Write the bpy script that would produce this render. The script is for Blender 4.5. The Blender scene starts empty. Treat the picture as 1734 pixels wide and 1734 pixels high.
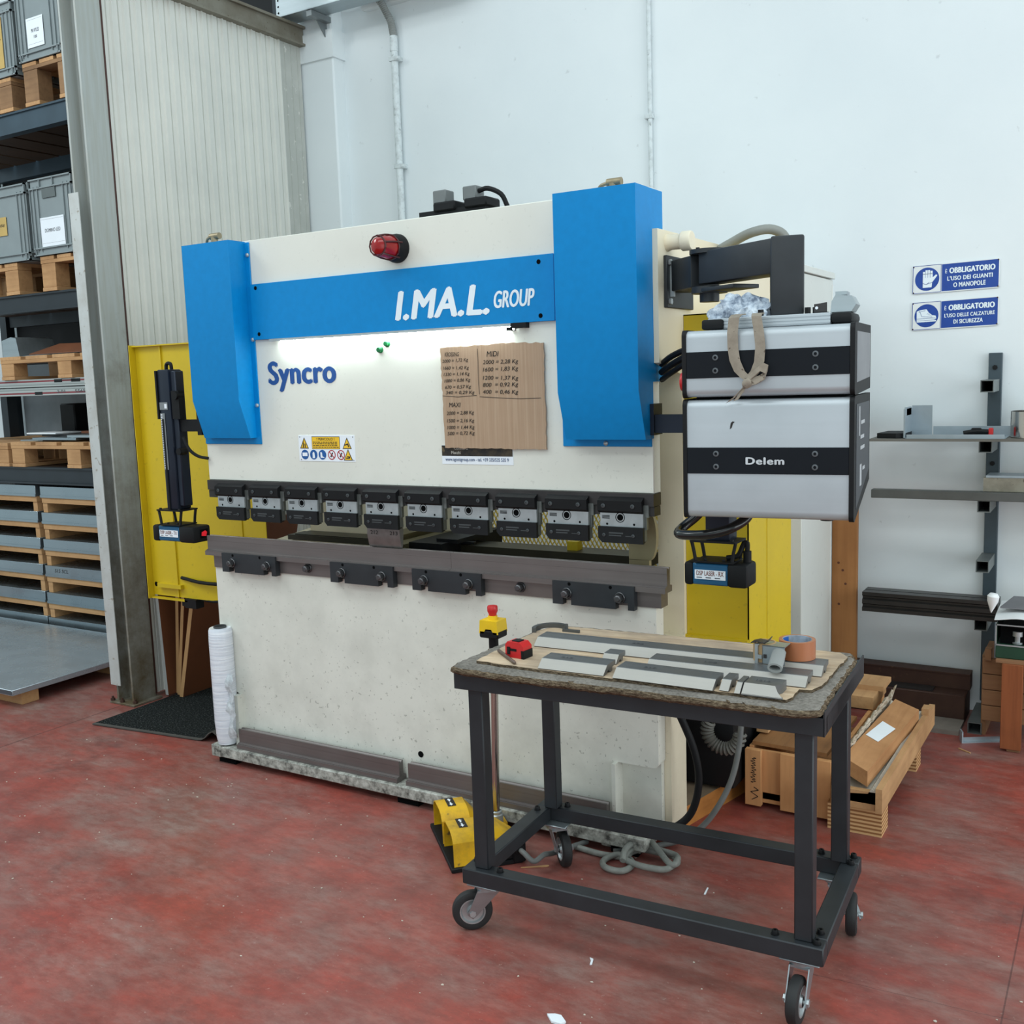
import bpy, bmesh, math, random
from mathutils import Vector, Matrix
random.seed(7)
SC = bpy.context.scene
COL = SC.collection
R = math.radians
UP = Vector((0, 0, 1))

WORLD = .86
EXPO = .02
LAMPS = [('hall_and_fill_lamp', (-3.2, 1.0, 5.6), 4., 1., 42, (0, 0, 0)), ('hall_and_fill_lamp', (.3, 1.2, 5.6), 4., 1., 36, (0, 0, 0)), ('hall_and_fill_lamp', (-1.5, -2.0, 5.6), 6., 1., 84, (15, 0, 0)), ('hall_and_fill_lamp', (2.2, 2.6, 5.2), 1., 3., 26, (0, 20, 0)),
 ('hall_and_fill_lamp', (-6.4, .8, 5.0), 2., 1., 90, (25, 0, 0)), ('right_fill_light', (4.4, 2.2, 1.9), 3.4, 5., 150, (0, 90, 0)), ('rear_fill_light', (.6, -3.4, 2.1), 5., 3., 38, (90, 0, 8))]  # rack-side lamp and the right and rear areas are added fill lights

# ------------------------------------------------------------------ materials
def lin(c):
    return tuple(((v/255)/12.92 if v/255 <= .04045 else (((v/255)+.055)/1.055)**2.4) for v in c) + (1,)

class NT:
    def __init__(s, name):
        s.m = bpy.data.materials.new(name); s.m.use_nodes = True
        s.t = s.m.node_tree; s.n = s.t.nodes; s.l = s.t.links
        s.b = s.n['Principled BSDF']
    def add(s, kind, **kw):
        nd = s.n.new(kind)
        for k, v in kw.items():
            if k in nd.inputs: nd.inputs[k].default_value = v
            else: setattr(nd, k, v)
        return nd
    def ln(s, a, b): s.l.new(a, b)
    def coord(s, scale=(1, 1, 1), rot=(0, 0, 0)):
        tc = s.add('ShaderNodeTexCoord'); mp = s.add('ShaderNodeMapping')
        mp.inputs['Scale'].default_value = scale; mp.inputs['Rotation'].default_value = rot
        s.ln(tc.outputs['Object'], mp.inputs['Vector']); return mp.outputs['Vector']
    def noise(s, vec, scale, detail=4, rough=.55):
        nd = s.add('ShaderNodeTexNoise', Scale=scale, Detail=detail, Roughness=rough)
        s.ln(vec, nd.inputs['Vector']); return nd.outputs['Fac']
    def ramp(s, fac, stops, interp='LINEAR'):
        nd = s.add('ShaderNodeValToRGB'); cr = nd.color_ramp; cr.interpolation = interp
        while len(cr.elements) < len(stops): cr.elements.new(.5)
        for e, (p, c) in zip(cr.elements, stops): e.position = p; e.color = c
        s.ln(fac, nd.inputs['Fac']); return nd.outputs['Color']
    def mix(s, fac, a, b, mode='MIX'):
        nd = s.add('ShaderNodeMix', data_type='RGBA', blend_type=mode)
        for v, i in ((fac, 0), (a, 6), (b, 7)):
            if hasattr(v, 'is_linked'): s.ln(v, nd.inputs[i])
            else: nd.inputs[i].default_value = v
        return nd.outputs[2]
    def math(s, op, a, b=None, c=None):
        nd = s.add('ShaderNodeMath', operation=op)
        for i, v in enumerate((a, b, c)):
            if v is None: continue
            if hasattr(v, 'is_linked'): s.ln(v, nd.inputs[i])
            else: nd.inputs[i].default_value = v
        return nd.outputs[0]
    def sep(s, vec):
        nd = s.add('ShaderNodeSeparateXYZ'); s.ln(vec, nd.inputs[0]); return nd.outputs
    def bump(s, h, strength=.2, dist=.01):
        nd = s.add('ShaderNodeBump', Strength=strength, Distance=dist)
        s.ln(h, nd.inputs['Height']); s.ln(nd.outputs[0], s.b.inputs['Normal'])
    def col(s, c):
        if hasattr(c, 'is_linked'): s.ln(c, s.b.inputs['Base Color'])
        else: s.b.inputs['Base Color'].default_value = c
    def pr(s, rough=.5, metal=0., spec=.5):
        s.b.inputs['Roughness'].default_value = rough; s.b.inputs['Metallic'].default_value = metal
        s.b.inputs['Specular IOR Level'].default_value = spec

def flat(name, c, rough=.5, metal=0., var=.08, scale=9., spec=.5, bump=0.):
    """paint, plastic or plain metal with a slight mottle"""
    t = NT(name); t.pr(rough, metal, spec); v = t.coord()
    a = lin(c); lo = tuple(max(0, x*(1-var)) for x in a[:3])+(1,); hi = tuple(min(1, x*(1+var)) for x in a[:3])+(1,)
    f = t.noise(v, scale); t.col(t.ramp(f, [(.3, lo), (.7, hi)]))
    if bump: t.bump(t.noise(v, scale*14, 3), bump, .002)
    return t.m

def dirty(name, c, dirt, rough=.5, metal=0., amt=.5, scale=5., speck=60., zlo=None, zhi=None):
    """paint with blotchy dirt and specks; dirt can be thicker near the floor"""
    t = NT(name); t.pr(rough, metal); v = t.coord()
    n1 = t.noise(v, scale, 6, .65); n2 = t.noise(v, speck, 2, .5)
    f1 = t.math('MULTIPLY', t.ramp(n1, [(.42, (0,0,0,1)), (.75, (1,1,1,1))]), amt)
    f2 = t.math('MULTIPLY', t.ramp(n2, [(.66, (0,0,0,1)), (.72, (1,1,1,1))]), min(1, amt*1.6))
    if zlo is not None:
        z = t.sep(v)[2]
        k = t.add('ShaderNodeMapRange'); t.ln(z, k.inputs[0])
        k.inputs[1].default_value = zhi; k.inputs[2].default_value = zlo
        k.inputs[3].default_value = .15; k.inputs[4].default_value = 1.
        f1 = t.math('MULTIPLY', f1, k.outputs[0]); f2 = t.math('MULTIPLY', f2, k.outputs[0])
    f = t.math('MAXIMUM', f1, f2)
    t.col(t.mix(f, lin(c), lin(dirt)))
    return t.m

def brushed(name, c, rough=.35, metal=.9, axis=0, var=.18, scale=1.):
    t = NT(name); t.pr(rough, metal)
    sc = [60*scale]*3; sc[axis] = 2*scale
    v = t.coord(tuple(sc)); a = lin(c)
    f = t.noise(v, 1., 4); v2 = t.coord(); g = t.noise(v2, 6., 5)
    c1 = t.ramp(f, [(.25, tuple(x*(1-var) for x in a[:3])+(1,)), (.75, tuple(min(1, x*(1+var)) for x in a[:3])+(1,))])
    t.col(t.mix(.35, c1, t.ramp(g, [(.3, tuple(x*.7 for x in a[:3])+(1,)), (.7, a)])))
    rr = t.math('MULTIPLY_ADD', g, .25, rough-.1); t.ln(rr, t.b.inputs['Roughness'])
    return t.m

def wood(name, c1, c2, axis=0, rough=.7, scale=1., dirt=None):
    t = NT(name); t.pr(rough, 0, .25)
    sc = [28*scale]*3; sc[axis] = 1.6*scale
    v = t.coord(tuple(sc)); f = t.noise(v, 1.5, 6, .6)
    mid = tuple(a*.6+b*.4 for a, b in zip(lin(c1), lin(c2)))
    col = t.ramp(f, [(.25, mid), (.52, lin(c1)), (.8, tuple(min(1, x*1.1) for x in lin(c1)[:3])+(1,))])
    col = t.mix(t.ramp(t.noise(t.coord(), 4*scale, 4), [(.45, (0,0,0,1)), (.8, (.7,.7,.7,1))]), col, lin(c2))
    if dirt:
        g = t.noise(t.coord(), 7*scale, 5); col = t.mix(t.ramp(g, [(.5, (0,0,0,1)), (.72, (.8,.8,.8,1))]), col, lin(dirt))
    t.col(col); t.bump(f, .15, .004)
    return t.m

def glow(name, c, strength):
    t = NT(name); t.b.inputs['Emission Color'].default_value = lin(c); t.b.inputs['Emission Strength'].default_value = strength
    t.col(lin(c)); return t.m

# ------------------------------------------------------------------ mesh builder
class MB:
    def __init__(s): s.bm = bmesh.new()
    def _new(s, vs, fs, smooth=False):
        bv = [s.bm.verts.new(v) for v in vs]
        out = []
        for f in fs:
            try: q = s.bm.faces.new([bv[i] for i in f]); q.smooth = smooth; out.append(q)
            except ValueError: pass
        return bv, out
    def box(s, x0, x1, y0, y1, z0, z1, bev=0., M=None, seg=1):
        if x0 > x1: x0, x1 = x1, x0
        if y0 > y1: y0, y1 = y1, y0
        if z0 > z1: z0, z1 = z1, z0
        vs = [Vector((x, y, z)) for z in (z0, z1) for y in (y0, y1) for x in (x0, x1)]
        if M: vs = [M @ v for v in vs]
        bv, fs = s._new(vs, [(0,2,3,1),(4,5,7,6),(0,1,5,4),(2,6,7,3),(0,4,6,2),(1,3,7,5)])
        if bev:
            es = {e for f in fs for e in f.edges}
            bmesh.ops.bevel(s.bm, geom=list(es), offset=bev, segments=seg, affect='EDGES', profile=.5)
        return s
    def prism(s, pts, off, smooth=False):
        """polygon of 3-D points extruded by the vector off"""
        off = Vector(off); a = [Vector(p) for p in pts]; n = len(a)
        nrm = Vector((0,0,0))
        for i in range(n): nrm += a[i].cross(a[(i+1) % n])
        if nrm.dot(off) < 0: a.reverse()
        vs = a+[p+off for p in a]
        fs = [tuple(reversed(range(n))), tuple(range(n, 2*n))]+[(i, (i+1) % n, (i+1) % n+n, i+n) for i in range(n)]
        bv, f = s._new(vs, fs)
        if smooth:
            for q in f[2:]: q.smooth = True
        return s
    def xz(s, pts, y0, y1): return s.prism([(x, y0, z) for x, z in pts], (0, y1-y0, 0))
    def yz(s, pts, x0, x1): return s.prism([(x0, y, z) for y, z in pts], (x1-x0, 0, 0))
    def xy(s, pts, z0, z1): return s.prism([(x, y, z0) for x, y in pts], (0, 0, z1-z0))
    def cyl(s, p0, p1, r0, r1=None, n=24, caps=True):
        p0, p1 = Vector(p0), Vector(p1); r1 = r0 if r1 is None else r1
        d = (p1-p0).normalized(); a = d.orthogonal().normalized(); b = d.cross(a)
        cs = [(math.cos(2*math.pi*i/n), math.sin(2*math.pi*i/n)) for i in range(n)]
        vs = [p0+(a*c+b*q)*r0 for c, q in cs]+[p1+(a*c+b*q)*r1 for c, q in cs]
        s._new(vs, [(i, (i+1) % n, (i+1) % n+n, i+n) for i in range(n)], True)
        if caps:
            s._new([v.copy() for v in vs[:n]], [tuple(reversed(range(n)))]); s._new([v.copy() for v in vs[n:]], [tuple(range(n))])
        return s
    def lathe(s, o, d, prof, n=28):
        """profile of (radius, distance along d) pairs turned round the axis d through o"""
        o, d = Vector(o), Vector(d).normalized(); a = d.orthogonal().normalized(); b = d.cross(a)
        vs = []; m = len(prof)
        for r, h in prof:
            for i in range(n):
                t = 2*math.pi*i/n; vs.append(o+d*h+(a*math.cos(t)+b*math.sin(t))*max(r, 1e-5))
        s._new(vs, [(j*n+i, j*n+(i+1) % n, (j+1)*n+(i+1) % n, (j+1)*n+i) for j in range(m-1) for i in range(n)], True)
        return s
    def tube(s, path, r, n=10, sub=6, closed=False):
        P = [Vector(p) for p in path]
        if sub > 1:
            Q = []; L = len(P)
            for i in range(L if closed else L-1):
                a, b = P[i], P[(i+1) % L]
                p = P[i-1] if (closed or i > 0) else a*2-b
                q = P[(i+2) % L] if (closed or i+2 < L) else b*2-a
                for k in range(sub):
                    t = k/sub
                    Q.append(.5*((2*a)+(b-p)*t+(2*p-5*a+4*b-q)*t*t+(3*a-p-3*b+q)*t**3))
            if not closed: Q.append(P[-1])
            P = Q
        m = len(P); vs = []; prev = None
        for i, p in enumerate(P):
            d = (P[(i+1) % m]-P[i-1]) if (closed or 0 < i < m-1) else (P[1]-P[0] if i == 0 else P[-1]-P[-2])
            d.normalize()
            a = d.orthogonal().normalized() if prev is None else (prev-d*prev.dot(d)).normalized()
            prev = a; b = d.cross(a)
            for k in range(n):
                t = 2*math.pi*k/n; vs.append(p+(a*math.cos(t)+b*math.sin(t))*r)
        fs = [(j*n+k, j*n+(k+1) % n, ((j+1) % m)*n+(k+1) % n, ((j+1) % m)*n+k) for j in range(m if closed else m-1) for k in range(n)]
        if not closed: fs += [tuple(reversed(range(n))), tuple(range((m-1)*n, m*n))]
        s._new(vs, fs, True); return s
    def strip(s, path, width, thick):
        """flat strap: path of (point, width direction)"""
        ps = [(Vector(p), Vector(w).normalized()) for p, w in path]; vs = []
        for i, (p, w) in enumerate(ps):
            d = (ps[min(i+1, len(ps)-1)][0]-ps[max(i-1, 0)][0]).normalized(); nn = d.cross(w).normalized()*thick/2
            w = w*width/2; vs += [p-w-nn, p+w-nn, p+w+nn, p-w+nn]
        m = len(ps)
        fs = [(j*4+k, j*4+(k+1) % 4, j*4+4+(k+1) % 4, j*4+4+k) for j in range(m-1) for k in range(4)]+[(3,2,1,0), (m*4-4, m*4-3, m*4-2, m*4-1)]
        s._new(vs, fs, True); return s
    def hexbolt(s, p, d, r, h):
        return s.cyl(p, Vector(p)+Vector(d).normalized()*h, r, n=6)
    def bolt(s, p, d, r=.008, h=.008, hole=True):
        p, d = Vector(p), Vector(d).normalized()
        s.lathe(p, d, [(r, 0), (r, h*.8), (r*.85, h), (r*.5, h), (r*.45, h*.45), (0, h*.45)] if hole else [(r, 0), (r, h*.8), (r*.8, h), (0, h)], 16)
        return s
    def grid(s, x0, x1, y0, y1, nx, ny, zf, thick):
        vs = []; 
        for j in range(ny+1):
            for i in range(nx+1):
                x = x0+(x1-x0)*i/nx; y = y0+(y1-y0)*j/ny; r = zf(x, y)
                vs.append(Vector(r) if isinstance(r, tuple) else Vector((x, y, r)))
        m = len(vs); vs += [v-Vector((0, 0, thick)) for v in vs]
        w = nx+1; fs = []
        for j in range(ny):
            for i in range(nx):
                a = j*w+i; fs.append((a, a+1, a+w+1, a+w)); fs.append((m+a, m+a+w, m+a+w+1, m+a+1))
        bd = [i for i in range(w)]+[j*w+nx for j in range(1, ny+1)]+[ny*w+i for i in range(nx-1, -1, -1)]+[j*w for j in range(ny-1, 0, -1)]
        for i in range(len(bd)):
            a, b = bd[i], bd[(i+1) % len(bd)]; fs.append((a, a+m, b+m, b))
        s._new(vs, fs, True); return s
    def build(s, name, mat, parent=None, world=True):
        bmesh.ops.recalc_face_normals(s.bm, faces=s.bm.faces[:])
        root = parent
        while root is not None and root.parent is not None: root = root.parent
        if root is not None and world:
            bmesh.ops.transform(s.bm, matrix=root.matrix_basis.inverted(), verts=s.bm.verts[:])
        me = bpy.data.meshes.new(name); s.bm.to_mesh(me); s.bm.free()
        try: me.set_sharp_from_angle(angle=R(38))
        except Exception: pass
        for m in (mat if isinstance(mat, (list, tuple)) else [mat]): me.materials.append(m)
        o = bpy.data.objects.new(name, me); COL.objects.link(o)
        if parent is not None: o.parent = parent
        return o

def tag(o, label=None, cat=None, group=None, kind=None):
    if label: o['label'] = label
    if cat: o['category'] = cat
    if group: o['group'] = group
    if kind: o['kind'] = kind
    return o
def thing(name, loc, label, cat, group=None, rz=0.):
    o = bpy.data.objects.new(name, None); COL.objects.link(o); o.empty_display_size = .1
    o.location = loc; o.rotation_euler = (0, 0, R(rz))
    o.matrix_basis = Matrix.Translation(Vector(loc)) @ Matrix.Rotation(R(rz), 4, 'Z')
    return tag(o, label, cat, group)
def solo(name, mb, mat, loc, label, cat, group=None):
    """a thing that is a single mesh, origin at loc"""
    bmesh.ops.translate(mb.bm, verts=mb.bm.verts[:], vec=-Vector(loc))
    o = mb.build(name, mat); o.location = loc
    return tag(o, label, cat, group)
def struct(name, mb, mat): return tag(mb.build(name, mat), kind='structure')
def copy_tree(o, parent=None):
    c = o.copy(); COL.objects.link(c)
    if parent is not None: c.parent = parent
    for ch in list(o.children): copy_tree(ch, c)
    return c

# ------------------------------------------------------------------ lettering
_tc = {}
def glyphs(s, bold=0., shear=0., space=1.):
    key = (s, bold, shear, space)
    if key not in _tc:
        cu = bpy.data.curves.new('t', 'FONT'); cu.body = s; cu.size = 1; cu.offset = bold; cu.shear = shear; cu.space_character = space
        cu.resolution_u = 4
        ob = bpy.data.objects.new('t', cu); COL.objects.link(ob)
        dg = bpy.context.evaluated_depsgraph_get(); dg.update()
        me = bpy.data.meshes.new_from_object(ob.evaluated_get(dg))
        vs = [(v.co.x, v.co.y) for v in me.vertices]; fs = [tuple(p.vertices) for p in me.polygons]
        bpy.data.objects.remove(ob); bpy.data.curves.remove(cu); bpy.data.meshes.remove(me)
        _tc[key] = (vs, fs)
    return _tc[key]
class Plane:
    """a flat place to put lettering and marks: origin, right vector, up vector"""
    def __init__(s, o, u, v=(0, 0, 1)):
        s.o = Vector(o); s.u = Vector(u).normalized(); s.v = Vector(v).normalized(); s.n = s.u.cross(s.v)
    def p(s, a, b, h=0.): return s.o+s.u*a+s.v*b+s.n*h
    def text(s, mb, txt, a0, a1, b0, b1, bold=0., shear=0., h=.0008, rot=0., space=1.):
        vs, fs = glyphs(txt, 0., shear, space)
        xs = [v[0] for v in vs]; ys = [v[1] for v in vs]
        x0, x1, y0, y1 = min(xs), max(xs), min(ys), max(ys)
        if a1 is None: a1 = a0+(x1-x0)*(b1-b0)/(y1-y0)
        k = bold*.8*(b1-b0)
        for q, (sa, sb) in enumerate(((0, 0),) if k == 0 else ((-k, 0), (0, k*.5), (k, 0), (0, -k*.5))):
            out = []
            for x, y in vs:
                a = a0+k+(x-x0)/(x1-x0)*(a1-a0-2*k); b = b0+(y-y0)/max(1e-6, y1-y0)*(b1-b0)
                b += (a-a0)*math.tan(rot); out.append(s.p(a+sa, b+sb, h+q*.00012))
            mb._new(out, fs)
        return mb
    def rect(s, mb, a0, a1, b0, b1, h=.0004, t=None):
        pts = [s.p(a0, b0, h), s.p(a1, b0, h), s.p(a1, b1, h), s.p(a0, b1, h)]
        if t: mb.prism(pts, s.n*t)
        else: mb._new(pts, [(0, 1, 2, 3)])
        return mb
    def poly(s, mb, pts, h=.0005, t=None):
        q = [s.p(a, b, h) for a, b in pts]
        if t: mb.prism(q, s.n*t)
        else: mb._new(q, [tuple(range(len(q)))])
        return mb
    def disc(s, mb, a, b, r, h=.0005, n=24, r2=None):
        mb._new([s.p(a+r*math.cos(2*math.pi*i/n), b+(r2 or r)*math.sin(2*math.pi*i/n), h) for i in range(n)], [tuple(range(n))]); return mb
    def ring(s, mb, a, b, r, ri, h=.0006, n=28):
        vs = [s.p(a+q*math.cos(2*math.pi*i/n), b+q*math.sin(2*math.pi*i/n), h) for q in (r, ri) for i in range(n)]
        mb._new(vs, [(i, (i+1) % n, (i+1) % n+n, i+n) for i in range(n)]); return mb
    def line(s, mb, pts, w, h=.0008):
        for (a, b), (c, d) in zip(pts, pts[1:]):
            q = Vector((c-a, d-b)); L = q.length
            if L < 1e-6: continue
            k = Vector((-q.y, q.x))/L*w/2
            mb._new([s.p(a+k.x, b+k.y, h), s.p(a-k.x, b-k.y, h), s.p(c-k.x, d-k.y, h), s.p(c+k.x, d+k.y, h)], [(0, 1, 2, 3)])
        return mb
def front(x, y, z): return Plane((x, y, z), (1, 0, 0))

# ------------------------------------------------------------------ palette
M = {}
M['ivory'] = dirty('ivory_paint', (224, 224, 214), (142, 142, 132), .42, 0, .46, 3.2, 70, .02, 1.5)
M['cream'] = dirty('cream_paint', (232, 221, 196), (140, 132, 112), .5, 0, .22, 4, 60, .05, 1.2)
M['blue'] = flat('blue_paint', (0, 131, 198), .42, 0, .04, 40, .25, .12)
M['yellow'] = dirty('yellow_paint', (208, 180, 22), (150, 128, 30), .45, 0, .22, 3, 40)
M['dgrey'] = flat('dark_grey_steel', (62, 60, 60), .42, .55, .2, 14)
M['rail'] = brushed('die_steel', (122, 115, 113), .40, .6, 0, .12)
M['black'] = flat('black_steel', (22, 24, 26), .5, .1, .25, 12, .3)
M['matt'] = flat('black_plastic', (17, 18, 20), .58, 0, .2, 10, .25)
M['frame'] = flat('charcoal_paint', (38, 42, 46), .5, .1, .22, 9, .5)
M['navy'] = flat('navy_anodised', (28, 36, 50), .4, .4, .15, 8)
M['alu'] = brushed('brushed_aluminium', (184, 191, 196), .38, .35, 0, .04)
M['galv'] = brushed('galvanised_steel', (168, 178, 182), .36, .8, 0, .12, .5)
M['galv2'] = brushed('sheet_steel', (150, 162, 168), .26, .85, 0, .08, .4)
M['zinc'] = flat('zinc_plate', (176, 182, 184), .38, .7, .12, 20)
M['chrome'] = flat('polished_steel', (190, 185, 178), .14, 1., .05, 10)
M['tool'] = brushed('ground_tool_steel', (172, 168, 161), .5, .1, 0, .06)
M['tooldark'] = brushed('tool_steel_web', (112, 114, 115), .36, .55, 0, .10)
M['white'] = flat('white_plastic', (235, 238, 240), .4, 0, .03, 10)
M['paper'] = flat('white_paper', (232, 238, 244), .6, 0, .02, 10)
M['ink'] = flat('black_ink', (30, 26, 24), .7, 0, .1, 10)
M['greyink'] = flat('grey_ink', (70, 74, 80), .7, 0, .1, 10)
M['textwhite'] = flat('white_vinyl', (228, 238, 244), .5, 0, .02, 10)
M['textblue'] = flat('blue_vinyl', (22, 74, 142), .5, 0, .03, 10)
M['red'] = flat('red_plastic', (196, 38, 40), .38, 0, .08, 10)
M['lens'] = flat('red_lens', (150, 16, 18), .15, 0, .15, 30)
M['green'] = flat('green_button', (14, 112, 62), .35, 0, .1, 20)
M['rubber'] = flat('black_rubber', (30, 31, 32), .65, 0, .15, 20)
M['rubgrey'] = flat('grey_cable', (104, 106, 104), .55, 0, .15, 14)
M['hole'] = flat('hole_black', (6, 7, 8), .9, 0, 0, 4, .1)
M['lwood'] = wood('pallet_wood', (190, 148, 104), (138, 98, 64), 0)
M['lwoody'] = wood('pallet_wood_y', (196, 154, 110), (140, 100, 66), 1)
M['dwood'] = wood('aged_wood', (150, 106, 66), (96, 64, 40), 1)
M['old'] = wood('old_pallet_wood', (150, 116, 84), (98, 72, 52), 0)
M['redwood'] = wood('red_stained_wood', (142, 82, 50), (92, 48, 28), 2)
M['mdf'] = flat('mdf_brown', (112, 66, 40), .6, 0, .12, 5)
M['mdfedge'] = flat('mdf_edge', (176, 136, 92), .7, 0, .1, 12)
M['card'] = None
M['rust'] = dirty('rusty_primer', (64, 40, 32), (88, 62, 46), .65, .2, .5, 7, 50)

def corr():
    t = NT('corrugated_cardboard'); t.pr(.85, 0, .1)
    v = t.coord((60, 1, 1.2)); f = t.noise(v, 2.2, 3)
    g = t.noise(t.coord(), 6, 4)
    t.col(t.mix(.4, t.ramp(f, [(.35, lin((166, 140, 116))), (.5, lin((174, 148, 124))), (.78, lin((190, 168, 144)))]), t.ramp(g, [(.3, lin((164, 138, 114))), (.7, lin((182, 156, 132)))])))
    t.bump(f, .2, .003); return t.m
M['card'] = corr()
def floor_mat():
    t = NT('red_floor_paint'); v = t.coord()
    big = t.noise(v, 1.35, 7, .62); mid = t.noise(v, 4.5, 8, .7); fine = t.noise(v, 60, 3, .6)
    vs = t.coord((1.2, 3.2, 1), (0, 0, R(28))); st = t.noise(vs, 2.2, 8, .68)
    red = t.ramp(mid, [(.3, lin((122, 58, 51))), (.55, lin((154, 72, 62))), (.78, lin((178, 86, 74)))])
    grey = t.ramp(st, [(.3, lin((110, 91, 85))), (.7, lin((146, 124, 116)))])
    rag = t.noise(t.coord((1, 2.2, 1), (0, 0, R(25))), 14, 9, .78)
    f = t.math('ADD', t.math('ADD', t.math('MULTIPLY', big, .48), t.math('MULTIPLY', st, .40)), t.math('MULTIPLY', rag, .24))
    c = t.mix(t.ramp(f, [(.50, (0,0,0,1)), (.68, (.9,.9,.9,1))]), red, grey)
    c = t.mix(t.ramp(rag, [(.38, (.38,.38,.38,1)), (.56, (0,0,0,1))]), c, lin((92, 66, 60)))
    c = t.mix(t.ramp(fine, [(.66, (0,0,0,1)), (.74, (.5,.5,.5,1))]), c, lin((172, 150, 140)))
    c = t.mix(t.ramp(t.noise(v, 2.1, 5, .7), [(.60, (0,0,0,1)), (.75, (.7,.7,.7,1))]), c, lin((74, 54, 52)))
    x, y, _ = t.sep(v)
    # saw-cut joints and hairline cracks
    for (ax, ay), (bx, by), w in (((-4.459, 1.5), (-4.459, 3.37), .003), ((-.221, 1.5), (-.221, 4.6), .0022), ((-.74, 2.61), (.6, 2.69), .0012)):
        L = math.hypot(bx-ax, by-ay); nx, ny = -(by-ay)/L, (bx-ax)/L
        wob = t.math('MULTIPLY', t.math('SUBTRACT', mid, .5), .03 if w < .002 else .0)
        d = t.math('ADD', t.math('ADD', t.math('MULTIPLY', x, nx), t.math('MULTIPLY', y, ny)), -(ax*nx+ay*ny))
        d = t.math('ABSOLUTE', t.math('ADD', d, wob))
        s = t.math('ADD', t.math('MULTIPLY', x, (bx-ax)/L), t.math('ADD', t.math('MULTIPLY', y, (by-ay)/L), -(ax*(bx-ax)+ay*(by-ay))/L))
        k = t.math('MULTIPLY', t.math('LESS_THAN', d, w), t.math('MULTIPLY', t.math('GREATER_THAN', s, 0.), t.math('LESS_THAN', s, L)))
        c = t.mix(t.math('MULTIPLY', k, .75 if w > .0025 else .5), c, lin((48, 34, 34)))
    t.col(c); t.pr(.42, 0, .42)
    t.ln(t.math('MULTIPLY_ADD', st, .3, .26), t.b.inputs['Roughness'])
    t.bump(t.math('ADD', t.math('MULTIPLY', st, .6), t.math('MULTIPLY', fine, .3)), .12, .006)
    return t.m
def wall_mat():
    t = NT('white_wall_paint'); t.pr(.72, 0, .2); v = t.coord()
    a = t.noise(v, 1.2, 5); b = t.noise(v, 22, 4)
    c = t.ramp(a, [(.3, lin((222, 229, 232))), (.7, lin((230, 236, 238)))])
    c = t.mix(t.ramp(b, [(.70, (0,0,0,1)), (.76, (.35,.35,.35,1))]), c, lin((176, 180, 182)))
    t.col(c); t.bump(t.noise(v, 9, 6, .6), .25, .006); return t.m
def stone():
    t = NT('stained_base'); t.pr(.6); v = t.coord()
    n = t.noise(v, 26, 7, .7)
    t.col(t.ramp(n, [(.36, lin((72, 72, 68))), (.5, lin((150, 150, 142))), (.66, lin((196, 196, 188)))])); t.bump(n, .3, .004); return t.m
M['floor'] = floor_mat(); M['wall'] = wall_mat(); M['stone'] = stone()
# ================================================================== THE SETTING
WY = 5.1
struct('floor', MB().box(-8.5, 4.5, -3.5, WY+.2, -.06, 0), M['floor'])
struct('wall_back', MB().box(-8.5, 4.5, WY, WY+.2, 0, 5.6), M['wall'])
struct('trim_1', MB().box(-4.0, 4.5, WY-.05, WY+.01, 3.80, 5.6, .02, seg=3), M['wall'])
# pillar on the wall where the partition ends
pl = MB().box(-4.62, -4.18, 5.0, WY+.02, 0, 5.0, .01)
pl.prism([(-4.62, 4.985, 3.56), (-4.165, 4.985, 3.56), (-4.165, WY+.02, 3.56), (-4.62, WY+.02, 3.56)], (0, 0, .16)); struct('trim_2', pl, M['wall'])
# ribbed partition in the plane x = -4.42
def partition():
    t = NT('partition_panel'); t.pr(.55); v = t.coord()
    a = t.noise(v, 3, 5); t.col(t.ramp(a, [(.3, lin((206, 207, 201))), (.7, lin((218, 218, 211)))])); return t.m
M['panel'] = partition()
pts = []; y = 3.545
while y < 4.76:
    pts += [(-4.420, y), (-4.420, y+.030), (-4.430, y+.034), (-4.430, y+.037), (-4.422, y+.040), (-4.424, y+.060), (-4.412, y+.065), (-4.412, y+.070)]; y += .074
Yend = y
pts = pts+[(-4.42, Yend), (-4.47, Yend), (-4.47, 3.545)]
struct('wall_left', MB().xy(pts, .02, 3.70), M['panel'])
M['oldpanel'] = dirty('weathered_panel', (176, 178, 172), (206, 206, 200), .6, 0, .7, 3, 30)
pe = MB().box(-4.47, -4.422, Yend+.006, 4.985, .02, 3.68)
for k in range(4): pe.box(-4.424, -4.4195, Yend+.04+k*.055, Yend+.045+k*.055, .02, 3.68)
tag(pe.build('trim_3', M['oldpanel']), kind='structure')
tm = MB().box(-4.49, -4.395, 3.3, 4.99, 3.655, 3.77)
tm.box(-4.395, -4.375, 3.3, 4.99, 3.755, 3.77).box(-4.395, -4.375, 3.3, 4.99, 3.655, 3.668)
M['raw'] = dirty('raw_steel', (132, 128, 116), (96, 84, 66), .55, .3, .7, 6, 40)
struct('trim_4', tm, M['raw'])
struct('trim_5', MB().box(-4.475, -4.405, 3.525, 3.545, .02, 3.9), flat('red_brown_primer', (70, 40, 32), .6))
struct('wall_left_edge' if False else 'trim_6', MB().box(-4.465, -4.412, 3.5455, 3.56, .3, 3.66), M['panel'])

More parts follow.
